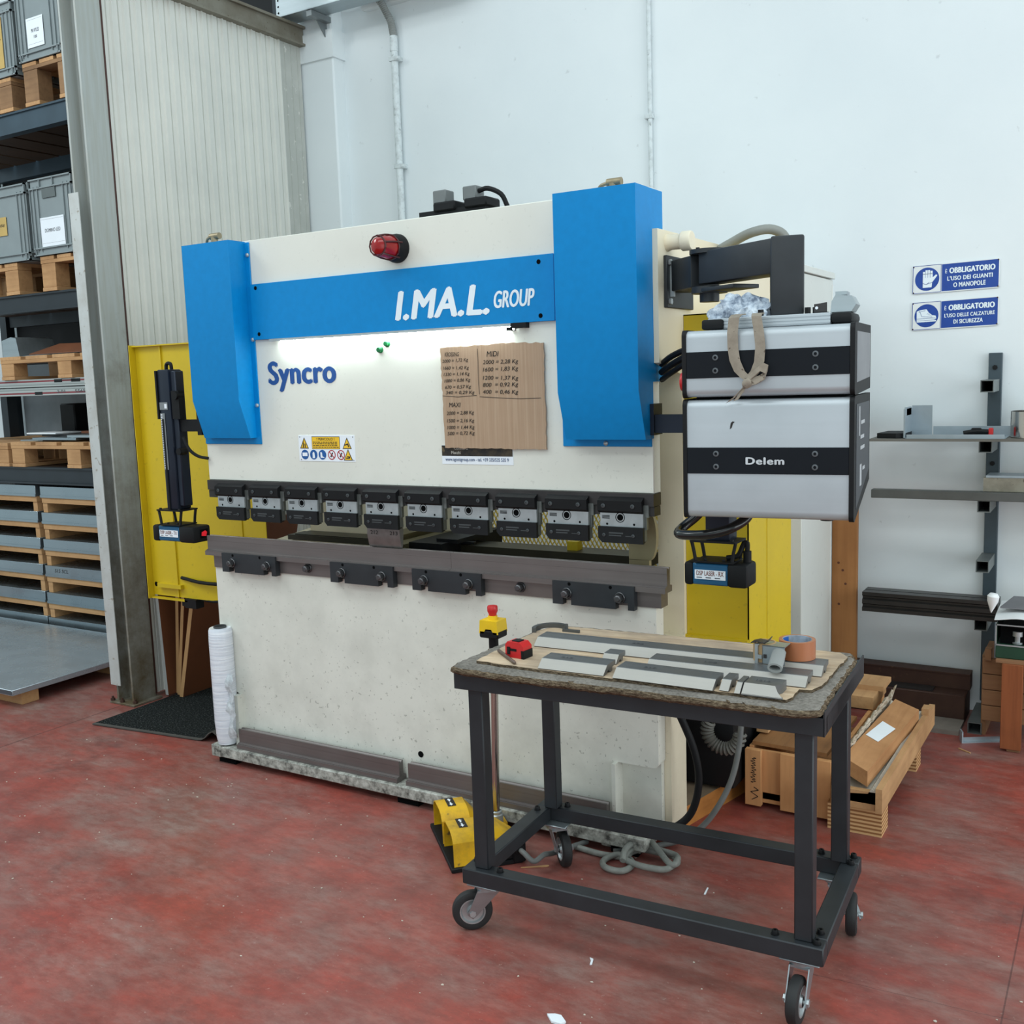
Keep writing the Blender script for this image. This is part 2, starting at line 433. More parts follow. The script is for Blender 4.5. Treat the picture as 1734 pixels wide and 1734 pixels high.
def column_mat():
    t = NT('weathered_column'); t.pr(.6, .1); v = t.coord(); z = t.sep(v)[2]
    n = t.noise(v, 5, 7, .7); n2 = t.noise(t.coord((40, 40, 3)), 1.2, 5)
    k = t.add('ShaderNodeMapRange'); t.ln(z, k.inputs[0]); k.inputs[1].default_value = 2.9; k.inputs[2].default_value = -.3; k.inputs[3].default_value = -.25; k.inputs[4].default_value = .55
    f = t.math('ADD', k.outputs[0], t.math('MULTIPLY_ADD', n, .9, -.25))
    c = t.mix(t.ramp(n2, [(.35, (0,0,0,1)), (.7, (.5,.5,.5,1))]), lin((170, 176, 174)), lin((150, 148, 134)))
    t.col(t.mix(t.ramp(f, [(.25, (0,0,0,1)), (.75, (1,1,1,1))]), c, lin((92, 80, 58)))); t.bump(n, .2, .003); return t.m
# steel column at the front end of the partition
c = thing('steel_column', (-4.46, 3.45, 0), 'grey weathered steel H-section column standing at the front end of the ribbed partition', 'column')
col = MB().box(-4.525, -4.512, 3.385, 3.525, .012, 4.6).box(-4.408, -4.395, 3.385, 3.525, .012, 4.6).box(-4.512, -4.408, 3.45, 3.46, .012, 4.6)
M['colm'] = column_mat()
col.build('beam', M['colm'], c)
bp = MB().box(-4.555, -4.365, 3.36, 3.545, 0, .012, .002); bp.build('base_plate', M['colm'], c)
for x, y_ in ((-4.545, 3.372), (-4.47, 3.372), (-4.385, 3.385)):
    MB().hexbolt((x, y_, .012), UP, .012, .012).cyl((x, y_, .024), (x, y_, .035), .006, n=10).build('anchor_bolt', M['rust'], c)
g = MB().box(-4.545, -4.528, 3.372, 3.40, .10, 2.6).box(-4.545, -4.47, 3.368, 3.372, .10, 2.6)
solo('corner_guard', g, dirty('grey_guard', (196, 200, 198), (150, 142, 128), .5, .2, .5, 6, 40), (-4.53, 3.38, .1), 'pale grey scuffed corner guard strip fixed up the front of the steel column', 'corner guard')

# ================================================================== PRESS BRAKE
PB = thing('press_brake', (-2.355, 3.3, 0), 'large ivory hydraulic press brake with blue cylinder covers and yellow side guards', 'press brake')
X0, X1 = -3.383, -1.325
YF = 3.08
MB().box(X0, X1, YF, 3.135, 1.237, 2.208, .003).build('ram', M['ivory'], PB)
# bed: lower front plate, narrower at its feet
def arc(cx, cz, r, a0, a1, n=6): return [(cx+r*math.cos(R(a0+(a1-a0)*i/n)), cz+r*math.sin(R(a0+(a1-a0)*i/n))) for i in range(n+1)]
bp = [(X0, .858), (X0, .33)]+[(-3.285, .30), (-3.285, .077), (-1.49, .077), (-1.49, .30)]+arc(-1.345, .32, .02, -90, 0)+[(X1, .858)]
bed = MB().xz(bp, YF, 3.14)
bed_o = bed.build('bed', M['ivory'], PB)
MB().cyl((-2.322, 3.079, .187), (-2.322, 3.0788, .187), .012, n=20).cyl((-2.322, 3.081, .187), (-2.322, 3.0785, .187), .0125, n=20).build('drain_hole', M['hole'], bed_o)
# lower frame behind the bed and the gussets at its ends
fr = MB().box(-3.31, -1.40, 3.14, 3.28, .05, .85)
fr.box(-3.30, -3.275, 3.05, 3.14, .077, .30).box(-1.49, -1.476, 3.055, 3.14, .077, .30).box(-1.476, -1.33, 3.115, 3.14, .077, .32)
fr.build('lower_body', M['ivory'], PB)
MB().box(-3.40, -1.345, 3.0, 3.14, .030, .077, .004).box(-3.40, -3.345, 2.995, 3.14, .03, .083, .004).build('base_flange', M['stone'], PB)
for x in (-3.33, -2.35, -1.43): MB().box(x-.05, x+.05, 3.02, 3.1, 0, .03).build('levelling_pad', M['hole'], PB)
# C-shaped side frames
for nm, x0, x1 in (('side_frame', -3.405, -3.31), ('side_frame', -1.40, -1.305)):
    pr = [(3.30, .03), (4.35, .03), (4.35, 2.08), (3.14, 2.08), (3.14, 1.66), (3.30, 1.60), (3.30, 1.26)] if x0 < -3 else [(3.142, .03), (3.28, .03), (3.28, .65), (4.35, .65), (4.35, 2.08), (3.09, 2.08), (3.09, 1.66), (3.28, 1.62), (3.28, .72), (3.142, .72)]
    if x0 < -3: pr += [(3.75, 1.22), (3.82, 1.08), (3.75, .94), (3.30, .90)]
    MB().yz(pr, x0, x1).build(nm, M['cream'], PB)
# inner throat plate with a curved edge on the right
tp = [(-1.475, 1.16)]+[(-1.40+.028*math.cos(R(a))-.0, 1.075+.085*math.sin(R(a))) for a in range(80, -81, -16)]+[(-1.475, .99)]
MB().xz(tp, 3.20, 3.22).box(-1.475, -1.40, 3.2, 3.22, .86, .992).build('throat_plate', flat('khaki_paint', (150, 138, 104), .6), PB)
# back of the gap: cream panel, expanded mesh, crossbar
MB().box(-3.28, -2.45, 3.58, 3.60, .86, 1.24).build('inner_panel', M['cream'], PB)
em = MB(); ex0, ex1, ez0, ez1, ey = -2.45, -1.43, .80, 1.20, 3.78
pitch, hgt = .020, .034
def bars(sg):
    k = int((ex1-ex0+(ez1-ez0)*pitch/hgt)/pitch)+2
    for q in range(-1, k):
        xa = ex0+q*pitch-(0 if sg < 0 else (ez1-ez0)*pitch/hgt); xb = xa+(ez1-ez0)*pitch/hgt
        (za, zb) = (ez0, ez1) if sg > 0 else (ez1, ez0)
        if sg < 0: xa -= (ez1-ez0)*pitch/hgt; xb -= (ez1-ez0)*pitch/hgt
        t0, t1 = max(0., (ex0-xa)/(xb-xa)), min(1., (ex1-xa)/(xb-xa))
        if t1-t0 < .02: continue
        p = Vector((xa+(xb-xa)*t0, ey, za+(zb-za)*t0)); r = Vector((xa+(xb-xa)*t1, ey, za+(zb-za)*t1))
        em.strip([(p, (0, 1, .6)), (r, (0, 1, .6))], .007, .0035)
bars(1); bars(-1)
em.box(ex0-.02, ex0, ey-.01, ey+.02, ez0, ez1).box(ex1, ex1+.02, ey-.01, ey+.02, ez0, ez1).box(ex0, ex1, ey-.01, ey+.02, ez1-.02, ez1)
em.build('rear_mesh_guard', flat('mesh_yellow', (232, 204, 96), .5), PB)
MB().box(-1.835, -1.79, 3.42, 3.46, .965, 1.0).build('yellow_bracket', M['yellow'], PB)
gb = MB()
gb.prism([(-3.255, 3.40, .935), (-2.72, 3.40, .935), (-2.72, 3.40, .958), (-3.255, 3.40, .958)], (0, .11, .0))
gb.box(-3.22, -2.70, 3.41, 3.51, .955, .962).box(-2.42, -1.49, 3.38, 3.50, .925, .966)
G = gb.build('back_gauge_beam', flat('olive_black_steel', (58, 54, 42), .4, .4, .15), PB)
gf = MB().box(-2.62, -2.50, 3.2, 3.32, .93, .955).box(-2.60, -2.52, 3.2, 3.6, .955, .972).box(-2.53, -2.46, 3.22, 3.7, .965, .985).box(-2.66, -2.56, 3.3, 3.7, .972, 1.0)
gf.cyl((-2.56, 3.24, .972), (-2.56, 3.24, .98), .012, n=12).cyl((-2.54, 3.21, .955), (-2.54, 3.21, .965), .01, n=12)
gf.build('gauge_finger', flat('bronze_steel', (120, 112, 84), .35, .7), G)
MB().box(-2.46, -2.30, 3.25, 3.7, .90, .99).box(-2.36, -2.26, 3.3, 3.6, .985, 1.002).box(-2.30, -2.22, 3.36, 3.375, .975, .985).build('gauge_carriage', M['matt'], G)

# blue cylinder covers
def cover(x0, x1, yc, yb, fx0, fx1, bolts, cut):
    k = MB()
    prof = [(yc, 2.204), (yc, 1.575), (yc+.05, 1.418), (YF, 1.418)]+([(YF, 1.60), (yb, 1.60), (yb, 2.204)] if cut else [(YF, 2.204)])
    k.yz(prof, x0, x1)
    o = k.build('cylinder_cover', M['blue'], PB)
    f = MB()
    if cut: f.box(fx0, fx1, YF-.006, YF, 1.391, 1.568, .0015)
    else: f.box(fx0, fx1, YF-.006, YF, 1.391, 2.20, .0015)
    f.build('mounting_flange', M['blue'], o)
    for bx, bz in bolts: MB().lathe((bx, YF-.006, bz), (0, -1, 0), [(.0085, 0), (.008, .004), (.004, .007), (0, .007)], 14).build('cover_screw', M['zinc'], o)
cover(-3.348, -3.082, 2.99, YF, -3.382, -3.057, ((-3.066, 2.15), (-3.066, 1.815), (-3.066, 1.55)), False)
cover(-1.610, -1.323, 2.965, 3.175, -1.654, -1.329, ((-1.492, 1.402), (-1.341, 1.47)), True)
for x, y_ in ((-3.23, 3.06), (-1.455, 3.09)):
    f = MB().cyl((x, y_, 2.20), (x, y_, 2.235), .014).cyl((x-.02, y_, 2.238), (x+.03, y_, 2.238), .013).tube([(x-.015, y_, 2.238), (x-.05, y_+.01, 2.232), (x-.07, y_+.02, 2.205)], .006)
    f.build('hydraulic_fitting', flat('brass_fitting', (150, 136, 108), .4, .5, .2, 30), PB)
# name band
nb = MB().box(-3.056, -1.668, 3.066, YF, 1.813, 2.033, .001)
NB = nb.build('name_band', M['blue'], PB)
h = MB(); P = front(0, 3.066, 0)
for x, z in ((-3.026, 2.017), (-3.022, 1.835), (-1.724, 2.010), (-1.722, 1.832)): P.disc(h, x, z, .008, .0004)
h.build('mounting_hole', M['hole'], NB)
t = MB(); P = front(0, 3.066, 0)
def seg(y): return y
P.text(t, 'I.MA.L.', -2.335, -1.924, 1.851, 1.952, .075, .22, space=1.06)
P.text(t, 'GROUP', -1.906, -1.742, 1.868, 1.925, .045, .22)
t.build('lettering', M['textwhite'], NB)
# work light under the band
wl = MB().box(-2.965, -1.80, 3.06, 3.08, 1.803, 1.813); WLo = wl.build('work_light', M['zinc'], PB)
MB().cyl((-2.905, 3.066, 1.797), (-1.83, 3.066, 1.797), .008, n=12).build('light_tube', glow('led_tube', (240, 255, 252), 46.), WLo)
MB().box(-1.835, -1.775, 3.055, 3.08, 1.795, 1.813).box(-1.85, -1.83, 3.05, 3.08, 1.788, 1.80).build('light_plug', M['matt'], WLo)
# Syncro
t = MB(); front(0, YF, 0).text(t, 'Syncro', -3.001, -2.642, 1.605, 1.722, .065, 0, space=1.05); t.build('model_lettering', M['textblue'], PB)
# beacon
B = MB().lathe((-2.318, YF, 2.108), (0, -1, 0), [(.052, 0), (.052, .012), (.048, .03), (.043, .045), (0, .045)]).build('warning_beacon', M['matt'], PB)
MB().lathe((-2.318, YF-.04, 2.108), (0, -1, 0), [(.042, 0), (.041, .02), (.036, .06), (.030, .078), (.018, .085), (0, .087)]).build('beacon_lens', M['lens'], B)
gd = MB()
for k in range(5):
    a = R(72*k+20); c_, s_ = math.cos(a), math.sin(a)
    gd.tube([(-2.318+.046*c_, YF-.03, 2.108+.046*s_), (-2.318+.044*c_, YF-.07, 2.108+.044*s_), (-2.318+.034*c_, YF-.118, 2.108+.034*s_)], .0035, 6, 3)
for r_, d_ in ((.045, .05), (.036, .118)): gd.tube([(-2.318+r_*math.cos(R(a)), YF-d_, 2.108+r_*math.sin(R(a))) for a in range(0, 360, 30)], .003, 6, 1, True)
gd.build('beacon_cage', flat('dark_red_cage', (70, 16, 18), .4), B)
for x, z in ((-2.421, 1.748), (-2.387, 1.769)):
    b = MB().lathe((x, YF, z), (0, -1, 0), [(.013, 0), (.013, .004), (.010, .007), (.010, .014), (.008, .016), (0, .016)]); b.build('push_button', M['green'], PB)
# hazard plate
HP = MB().box(-2.857, -2.569, 3.0785, YF, 1.325, 1.428).build('hazard_plate', M['paper'], PB)
y1, y2, bl, wh, rd, bk = MB(), MB(), MB(), MB(), MB(), MB()
P = front(-2.857, 3.0785, 1.325)
P.rect(bk, .070, .214, .0485, .098, .0003); P.rect(y1, .072, .212, .0505, .096, .0006)
P.text(bk, '! PERICOLO !', .096, .188, .083, .0925, .02, h=.0009)
for k in range(4):
    a = .076
    while a < .200:
        w_ = random.uniform(.006, .018); P.rect(bk, a, min(a+w_, .208), .0740-k*.0065, .0770-k*.0065, .0009); a += w_+.003
for a, b in ((.030, .050), (.250, .050), (.253, .0045)):
    P.poly(bk, [(a-.023, b), (a+.023, b), (a, b+.045)], .0003); P.poly(y1, [(a-.018, b+.003), (a+.018, b+.003), (a, b+.038)], .0006)
P.poly(bk, [(.022, .054), (.027, .054), (.027, .08), (.022, .07)], .0009); P.poly(bk, [(.033, .054), (.038, .054), (.036, .074), (.031, .066)], .0009)
P.poly(bk, [(.236, .066), (.256, .072), (.262, .056), (.256, .056), (.252, .066), (.238, .062)], .0009)
P.poly(bk, [(.242, .012), (.262, .012), (.264, .020), (.246, .023), (.246, .020), (.258, .018), (.242, .016)], .0009)
for k in range(3): P.disc(bl, .031+k*.0455, .026, .0195, .0005)
P.rect(wh, .018, .044, .020, .034, .0009); P.poly(wh, [(.071, .012), (.083, .012), (.081, .034), (.076, .038), (.071, .032)], .0009)
P.poly(wh, [(.112, .036), (.120, .036), (.122, .020), (.134, .014), (.112, .014)], .0009)
for k in range(2):
    a = .170+k*.047; P.ring(rd, a, .026, .0195, .0155, .0005); P.line(rd, [(a-.013, .039), (a+.013, .013)], .004, .0009)
    P.poly(bk, [(a-.008, .018), (a-.002, .016), (a+.003, .026), (a+.008, .034), (a+.004, .036), (a-.003, .028)], .0007)
for a, b in ((.008, .096), (.280, .096), (.010, .006), (.280, .006)): P.disc(bk, a, b, .002, .0009)
for mb, m in ((y1, flat('sign_yellow', (236, 190, 40), .5)), (bl, flat('sign_blue', (18, 84, 150), .5)), (wh, M['paper']), (rd, flat('sign_red', (168, 44, 52), .5)), (bk, M['ink'])): mb.build('pictograms', m, HP)
# maker plate, half hidden by the cardboard
MP = MB().box(-2.160, -1.856, 3.0787, YF, 1.323, 1.392).build('dealer_plate', M['paper'], PB)
P = front(0, 3.0787, 0); k = MB(); P.rect(k, -2.160, -1.858, 1.353, 1.391, .0003); k.build('dark_band', dirty('bronze_print', (22, 20, 18), (92, 78, 52), .5, 0, .8, 14, 30), MP)
k = MB(); P.text(k, 'www.agostigroup.com - tel. +39 335/535 535 9', -2.145, -1.875, 1.331, 1.347, .012); k.build('address', flat('blue_grey_print', (70, 92, 130), .6), MP)
k = MB(); P.text(k, 'Commerci', -2.105, -2.045, 1.376, 1.387, .01); P.text(k, 'Macchi', -2.118, -2.078, 1.360, 1.371, .01); k.build('print', flat('grey_print', (190, 186, 176), .6), MP)

# ---- tooling on the ram: clamp beam and ten clamps
cb = MB().box(X0, -1.323, 3.068, 3.13, 1.196, 1.237).box(X0, -1.323, 3.074, 3.125, 1.163, 1.194)
cb.build('clamp_beam', M['dgrey'], PB)
M['wedge'] = flat('grey_wedge_steel', (112, 116, 114), .4, .5); M['scr'] = flat('cap_screw_steel', (84, 88, 90), .35, .6)
def clamp(x):
    c = MB().yz([(3.075, 1.229), (3.046, 1.214), (3.046, 1.180), (3.058, 1.172), (3.075, 1.172)], x, x+.160)
    c.box(x+.004, x+.158, 3.060, 3.078, 1.075, 1.18)
    C = c.build('punch_clamp', M['matt'], PB)
    MB().box(x+.1585, x+.163, 3.062, 3.082, 1.080, 1.20).box(x+.163, x+.168, 3.068, 3.082, 1.118, 1.165).box(x+.163, x+.176, 3.066, 3.080, 1.160, 1.20).build('wedge_plate', M['wedge'], C)
    p = MB().box(x+.005, x+.160, 3.057, 3.068, 1.126, 1.172)
    pp = p.build('clamp_plate', M['zinc'], C)
    d = MB(); P = front(x, 3.057, 0); P.disc(d, .078, 1.158, .011, .0004); P.disc(d, .030, 1.135, .004, .0004); P.disc(d, .128, 1.136, .004, .0004)
    P.ring(d, .078, 1.158, .017, .0145, .0004)
    for q in range(3): P.rect(d, .012, .040, 1.153+q*.004, 1.1555+q*.004, .0004)
    d.build('plate_hole', M['hole'], C)
    j = MB().prism([(x, 3.048, 1.127), (x+.163, 3.048, 1.127), (x+.163, 3.048, 1.073), (x+.014, 3.048, 1.073), (x, 3.048, 1.088)], (0, .012, 0))
    j.build('clamp_jaw', M['black'], C)
    for s in (.022, .128):
        for yy, zz, r_ in ((3.046, 1.197, .0075), (3.048, 1.099, .006)): MB().lathe((x+s, yy, zz), (0, -1, 0), [(r_, 0), (r_, .002), (r_*.55, .0025), (r_*.5, .0004), (0, .0004)], 12).build('cap_screw', M['scr'], C)
    d = MB(); P = front(x, 3.048, 0); P.rect(d, .040, .092, 1.104, 1.109, .0004); P.rect(d, .040, .085, 1.096, 1.100, .0004); P.rect(d, .100, .124, 1.096, 1.0985, .0004)
    d.build('stamped_marking', flat('stamped_grey', (62, 66, 68), .5), C)
    return C
for i in range(10): clamp(-3.319+.2003*i)
# one short punch left in the fifth clamp
pu = MB().yz([(3.070, 1.085), (3.070, 1.045), (3.078, 1.006), (3.084, .9965), (3.088, 1.006), (3.094, 1.045), (3.094, 1.085)], -2.523, -2.366)
PU = pu.build('punch', flat('worn_punch', (124, 122, 120), .4, .6, .15, 30), PB)
d = MB(); P = Plane((0, 3.072, 0), (1, 0, 0), (0, .2, 1)); P = front(0, 3.070, 0); P.text(d, '212', -2.506, -2.470, 1.048, 1.062, .01); P.text(d, '213', -2.413, -2.376, 1.048, 1.062, .01); d.build('marking', M['ink'], PU)
# ---- die, die rail and its clamps
MB().box(-3.383, -1.304, 3.074, 3.13, .858, .912).build('die_rail', M['rail'], PB)
def die_profile(yc, z0): return [(yc-.030, z0), (yc+.030, z0), (yc+.030, z0+.020), (yc+.013, z0+.024), (yc+.013, z0+.083), (yc+.006, z0+.083), (yc, z0+.076), (yc-.006, z0+.083), (yc-.013, z0+.083), (yc-.013, z0+.062), (yc-.0125, z0+.0615), (yc-.0125, z0+.024), (yc-.024, z0+.021), (yc-.024, z0+.0185), (yc-.030, z0+.018)]
for a, b in ((-3.414, -2.136), (-2.135, -1.282)): MB().yz(die_profile(3.085, .912), a, b).build('bottom_die', M['rail'], PB)
for x0, x1 in ((-3.306, -2.997), (-2.703, -2.390), (-2.300, -1.991), (-1.697, -1.389)):
    n1, n2 = x0+.040, x0+.240
    pts = [(x0, .929), (x1, .929), (x1, .848), (n2+.045, .848), (n2+.045, .872), (n2, .872), (n2, .848), (n1+.032, .848), (n1+.032, .872), (n1, .872), (n1, .848), (x0, .848)]
    o = MB().xz(pts, 3.047, 3.073).build('die_clamp', M['frame'], PB)
    d = MB(); P = front(x0, 3.047, 0)
    for q in (.066, .222): P.disc(d, q, .921, .006, .0004)
    d.build('slot_hole', M['hole'], o)
for x, y_ in ((-3.245, 3.047), (-3.044, 3.047), (-2.842, 3.074), (-2.642, 3.047), (-2.443, 3.047), (-2.244, 3.047), (-2.044, 3.047), (-1.840, 3.074), (-1.640, 3.047), (-1.440, 3.047)):
    b = MB().lathe((x, y_, .889), (0, -1, 0), [(.019, 0), (.019, .004), (.017, .006), (.016, .006)], 20).cyl((x, y_-.006, .889), (x, y_-.022, .889), .0155, .0145, n=6).cyl((x, y_-.022, .889), (x, y_-.024, .889), .011, .008, n=12)
    b.build('clamp_bolt', flat('worn_bolt_head', (92, 92, 94), .35, .8, .15, 40), PB)

# ---- yellow side guards
def guard_left():
    g = MB().box(-4.21, -3.408, 3.42, 3.424, .60, 1.84)
    g.box(-4.215, -4.211, 3.385, 3.424, .585, 1.845).box(-4.21, -3.41, 3.40, 3.424, 1.836, 1.842).box(-4.21, -3.95, 3.40, 3.424, .585, .592)
    g.box(-4.03, -4.022, 3.412, 3.42, .60, 1.84).box(-3.56, -3.556, 3.415, 3.42, .60, 1.84).box(-4.16, -3.99, 3.40, 3.42, .645, .665)
    o = g.build('side_guard', M['yellow'], PB)
    MB().tube([(-4.0, 3.42, .70), (-3.8, 3.40, .69), (-3.38, 3.38, .71)], .009, 8, 4).tube([(-3.92, 3.43, .60), (-3.75, 3.42, .60), (-3.55, 3.40, .66), (-3.38, 3.4, .68)], .007, 8, 4).box(-3.97, -3.89, 3.40, 3.45, .555, .60).box(-4.0, -3.97, 3.41, 3.44, .56, .585).build('guard_cable_switch', M['matt'], o)
    d = MB(); front(-4.19, 3.42, .655).disc(d, 0, 0, .012, .001); d.build('latch_hole', M['hole'], o)
guard_left()
g = MB().box(-1.304, -1.083, 3.30, 3.304, .72, 1.818).box(-1.087, -1.083, 3.30, 3.80, .60, 1.818).box(-1.304, -1.083, 3.30, 3.80, 1.814, 1.818).box(-1.32, -1.083, 3.285, 3.304, .712, .722)
g.box(-1.083, -1.081, 3.50, 3.505, .60, 1.815)
g.build('side_guard', M['yellow'], PB)

# ---- laser safety arms: transmitter left, receiver right
def laser(x0, x1, yb, z0, z1, xm0, xm1, label, win):
    m = MB().box(xm0-.004, xm1+.004, yb+.004, yb+.096, z0+.003, z1-.003, .004)
    for k in range(3): m.box(xm0, xm1, yb+.0025, yb+.01, z0+.012+k*.025, z0+.016+k*.025)
    L = m.build('laser_head', flat('teal_blue_anodised', (32, 92, 130), .35, .3, .06, 10), PB)
    for a, b in ((x0, xm0), (xm1, x1)): MB().box(a, b, yb, yb+.10, z0, z1, .010, seg=2).build('end_cap', M['matt'], L)
    P = front(xm0, yb+.0025, z0); w = xm1-xm0; k = MB(); P.rect(k, .006, w-.004, .022, .052, .0008, .0008); k.build('label', M['paper'], L)
    k = MB(); P.text(k, label, .012, w-.010, .034, .049, .02, h=.002); k.build('label_text', flat('brown_print', (120, 60, 44), .6), L)
    k = MB()
    for q in range(3): P.rect(k, .012+q*.03, .030+q*.03, .026, .029, .002)
    k.build('fine_print', M['greyink'], L)
    f = MB(); xc = (xm0+xm1)/2+.01
    f.box(xc-.075, xc+.075, yb+.0, yb+.10, z1+.064, z1+.070).box(xc-.065, xc+.065, yb, yb+.1, z1, z1+.005)
    for sx in (-1, 1):
        for sy in (0, 1): f.tube([(xc+sx*.060, yb+.01+sy*.08, z1+.004), (xc+sx*.064, yb+.01+sy*.08, z1+.03), (xc+sx*.072, yb+.01+sy*.08, z1+.066)], .006, 6, 2)
    for sx in (-.06, .06): f.bolt((xc+sx, yb+.01, z1+.07), UP, .006, .006).bolt((xc+sx*.5, yb+.02, z1+.005), UP, .005, .006)
    f.build('head_bracket', M['matt'], L)
    if win:
        k = MB(); P = Plane((x1, yb+.02, z0), (0, 1, 0)); P.rect(k, .018, .062, .018, z1-z0-.016, .0015); k.build('window_frame', M['hole'], L)
        k = MB(); P.poly(k, [(.024, .028), (.050, .024), (.056, .042), (.046, .050), (.026, .044)], .003); k.build('laser_window', glow('red_window', (200, 26, 40), .5), L)
    return L
laser(-3.712, -3.452, 3.03, .962, 1.034, -3.672, -3.545, 'DSP LASER - TX', True)
RX = laser(-1.207, -1.000, 3.03, .955, 1.030, -1.176, -1.065, 'DSP LASER - RX', False)
MB().cyl((-1.018, 3.09, 1.03), (-1.018, 3.09, 1.065), .013).tube([(-1.018, 3.09, 1.06), (-1.018, 3.09, 1.09), (-1.03, 3.09, 1.085), (-1.045, 3.08, 1.05), (-1.08, 3.075, 1.042)], .008, 8, 4).build('plug', M['matt'], RX)
la = MB().box(-3.615, -3.545, 3.04, 3.115, 1.104, 1.712, .006, seg=2).box(-3.545, -3.515, 3.05, 3.10, 1.12, 1.705, .004)
LA = la.build('laser_arm', M['navy'], PB)
MB().box(-3.625, -3.6155, 3.035, 3.10, 1.5, 1.708).box(-3.6, -3.59, 3.036, 3.04, 1.104, 1.5).box(-3.53, -3.38, 3.06, 3.10, 1.445, 1.495).box(-3.40, -3.375, 3.05, 3.12, 1.43, 1.54).cyl((-3.505, 3.03, 1.60), (-3.505, 3.07, 1.60), .017).cyl((-3.505, 3.03, 1.36), (-3.505, 3.07, 1.36), .015).box(-3.535, -3.49, 3.04, 3.07, 1.50, 1.62).tube([(-3.49, 3.05, 1.42), (-3.46, 3.05, 1.37), (-3.42, 3.06, 1.34), (-3.37, 3.07, 1.33)], .007, 8, 4).tube([(-3.60, 3.08, 1.70), (-3.595, 3.08, 1.735), (-3.57, 3.08, 1.735), (-3.565, 3.08, 1.70)], .008, 8, 4).build('arm_bracket', M['matt'], LA)
k = MB(); P = front(-3.610, 3.0385, 1.28); P.rect(k, 0, .028, 0, .245, .0005); P.rect(k, 0, .05, .26, .292, .0005); k.build('scale', flat('scale_grey', (120, 126, 128), .6), LA)
k = MB()
for q in range(24): P.rect(k, .004, .013, .006+q*.01, .011+q*.01, .001); 
P.rect(k, .03, .045, .266, .285, .001); k.build('scale_marks', M['paper'], LA)
ra = MB().box(-1.140, -1.060, 3.045, 3.12, 1.098, 1.72, .006, seg=2).box(-1.33, -1.14, 3.06, 3.10, 1.437, 1.495).box(-1.335, -1.31, 3.05, 3.12, 1.43, 1.53)
ra.build('laser_arm', M['navy'], PB)
# valves on top, round stub on the side frame, conduit to the cabinet
v = MB().box(-2.36, -2.06, 3.28, 3.36, 2.225, 2.262)
for x in (-2.24, -2.10): v.box(x-.05, x+.05, 3.27, 3.37, 2.255, 2.29, .006)
VB = v.build('valve_block', M['matt'], PB)
for x in (-2.265, -2.13): MB().box(x-.03, x+.03, 3.28, 3.34, 2.285, 2.335, .004).build('solenoid_plug', flat('grey_plug', (108, 112, 112), .5), VB)
MB().tube([(-2.10, 3.3, 2.315), (-2.06, 3.3, 2.32), (-2.01, 3.31, 2.295), (-1.99, 3.32, 2.25)], .009, 8, 4).build('valve_cable', M['matt'], VB)
MB().lathe((-1.33, 3.17, 2.042), (1, 0, 0), [(.027, 0), (.030, .02), (.024, .04), (.024, .07), (.031, .078), (.031, .105), (.028, .11), (0, .11)]).build('pipe_stub', M['cream'], PB)
MB().tube([(-1.33, 3.66, 2.05), (-1.25, 3.62, 2.075), (-1.16, 3.58, 2.10), (-1.09, 3.6, 2.105), (-1.05, 3.63, 2.06), (-1.04, 3.65, 1.9), (-1.04, 3.65, 1.65), (-1.04, 3.75, 1.5), (-1.1, 4.1, 1.5), (-1.19, 4.5, 1.5)], .017, 10, 5).build('conduit', flat('grey_conduit', (134, 136, 130), .5), PB)
cc = MB()
for dz, r_ in ((0, .010), (-.026, .011), (-.050, .009)): cc.tube([(-1.312, 3.125, 1.655+dz), (-1.25, 3.06, 1.678+dz), (-1.17, 3.0, 1.698+dz*.8), (-1.095, 2.95, 1.706+dz*.7)], r_, 8, 5)
cc.build('control_cables', M['matt'], PB)
k = MB().box(-1.52, -1.37, 3.02, 3.15, .012, .035, .004).cyl((-1.44, 3.06, .035), (-1.44, 3.06, .075), .013, n=6).box(-1.50, -1.40, 3.05, 3.14, .035, .05)
k.build('levelling_foot', M['stone'], PB)
MB().box(-2.2, -1.205, 3.50, 3.95, .085, .62, .02, seg=2).build('shade_box', M['matt'], PB)  # added black box in place of the shade behind the side frame
hs = MB()
for q in range(17):
    a = R(150+q*13); hs.lathe((-1.225+.062*math.cos(a), 3.44, .33+.062*math.sin(a)), (-math.sin(a), 0, math.cos(a)), [(.020, -.007), (.026, 0), (.020, .007)], 14)
hs.build('corrugated_hose', flat('grey_hose', (92, 90, 84), .6), PB)
# ================================================================== CARDBOARD NOTE
def jag(pts, amp, step):
    out = []
    for (a, b), (c, d) in zip(pts, pts[1:]+pts[:1]):
        n = max(1, int(math.hypot(c-a, d-b)/step))
        for i in range(n):
            t = i/n; j = 0 if i == 0 else amp
            out.append((a+(c-a)*t+random.uniform(-j, j), b+(d-b)*t+random.uniform(-j, j)))
    return out
CB = thing('cardboard_note', (-1.93, 3.07, 1.38), 'torn brown cardboard sheet with handwritten weights, stuck on the ivory ram', 'note')
cp = jag([(-2.138, 1.383), (-1.716, 1.379), (-1.716, 1.742), (-1.85, 1.7475), (-2.143, 1.742)], .0022, .014)
MB().xz(cp, 3.0695, 3.0745).build('card', M['card'], CB)
k = MB(); P = front(-2.143, 3.0695, 1.745)
L1 = ['KROSSING', '2000 = 1,72 Kg', '1660 = 1,42 Kg', '1330 = 1,14 Kg', '1000 = 0,86 Kg', '670 = 0,57 Kg', '340 = 0,29 Kg']
yy = [-.026, -.052, -.076, -.099, -.122, -.145, -.164]
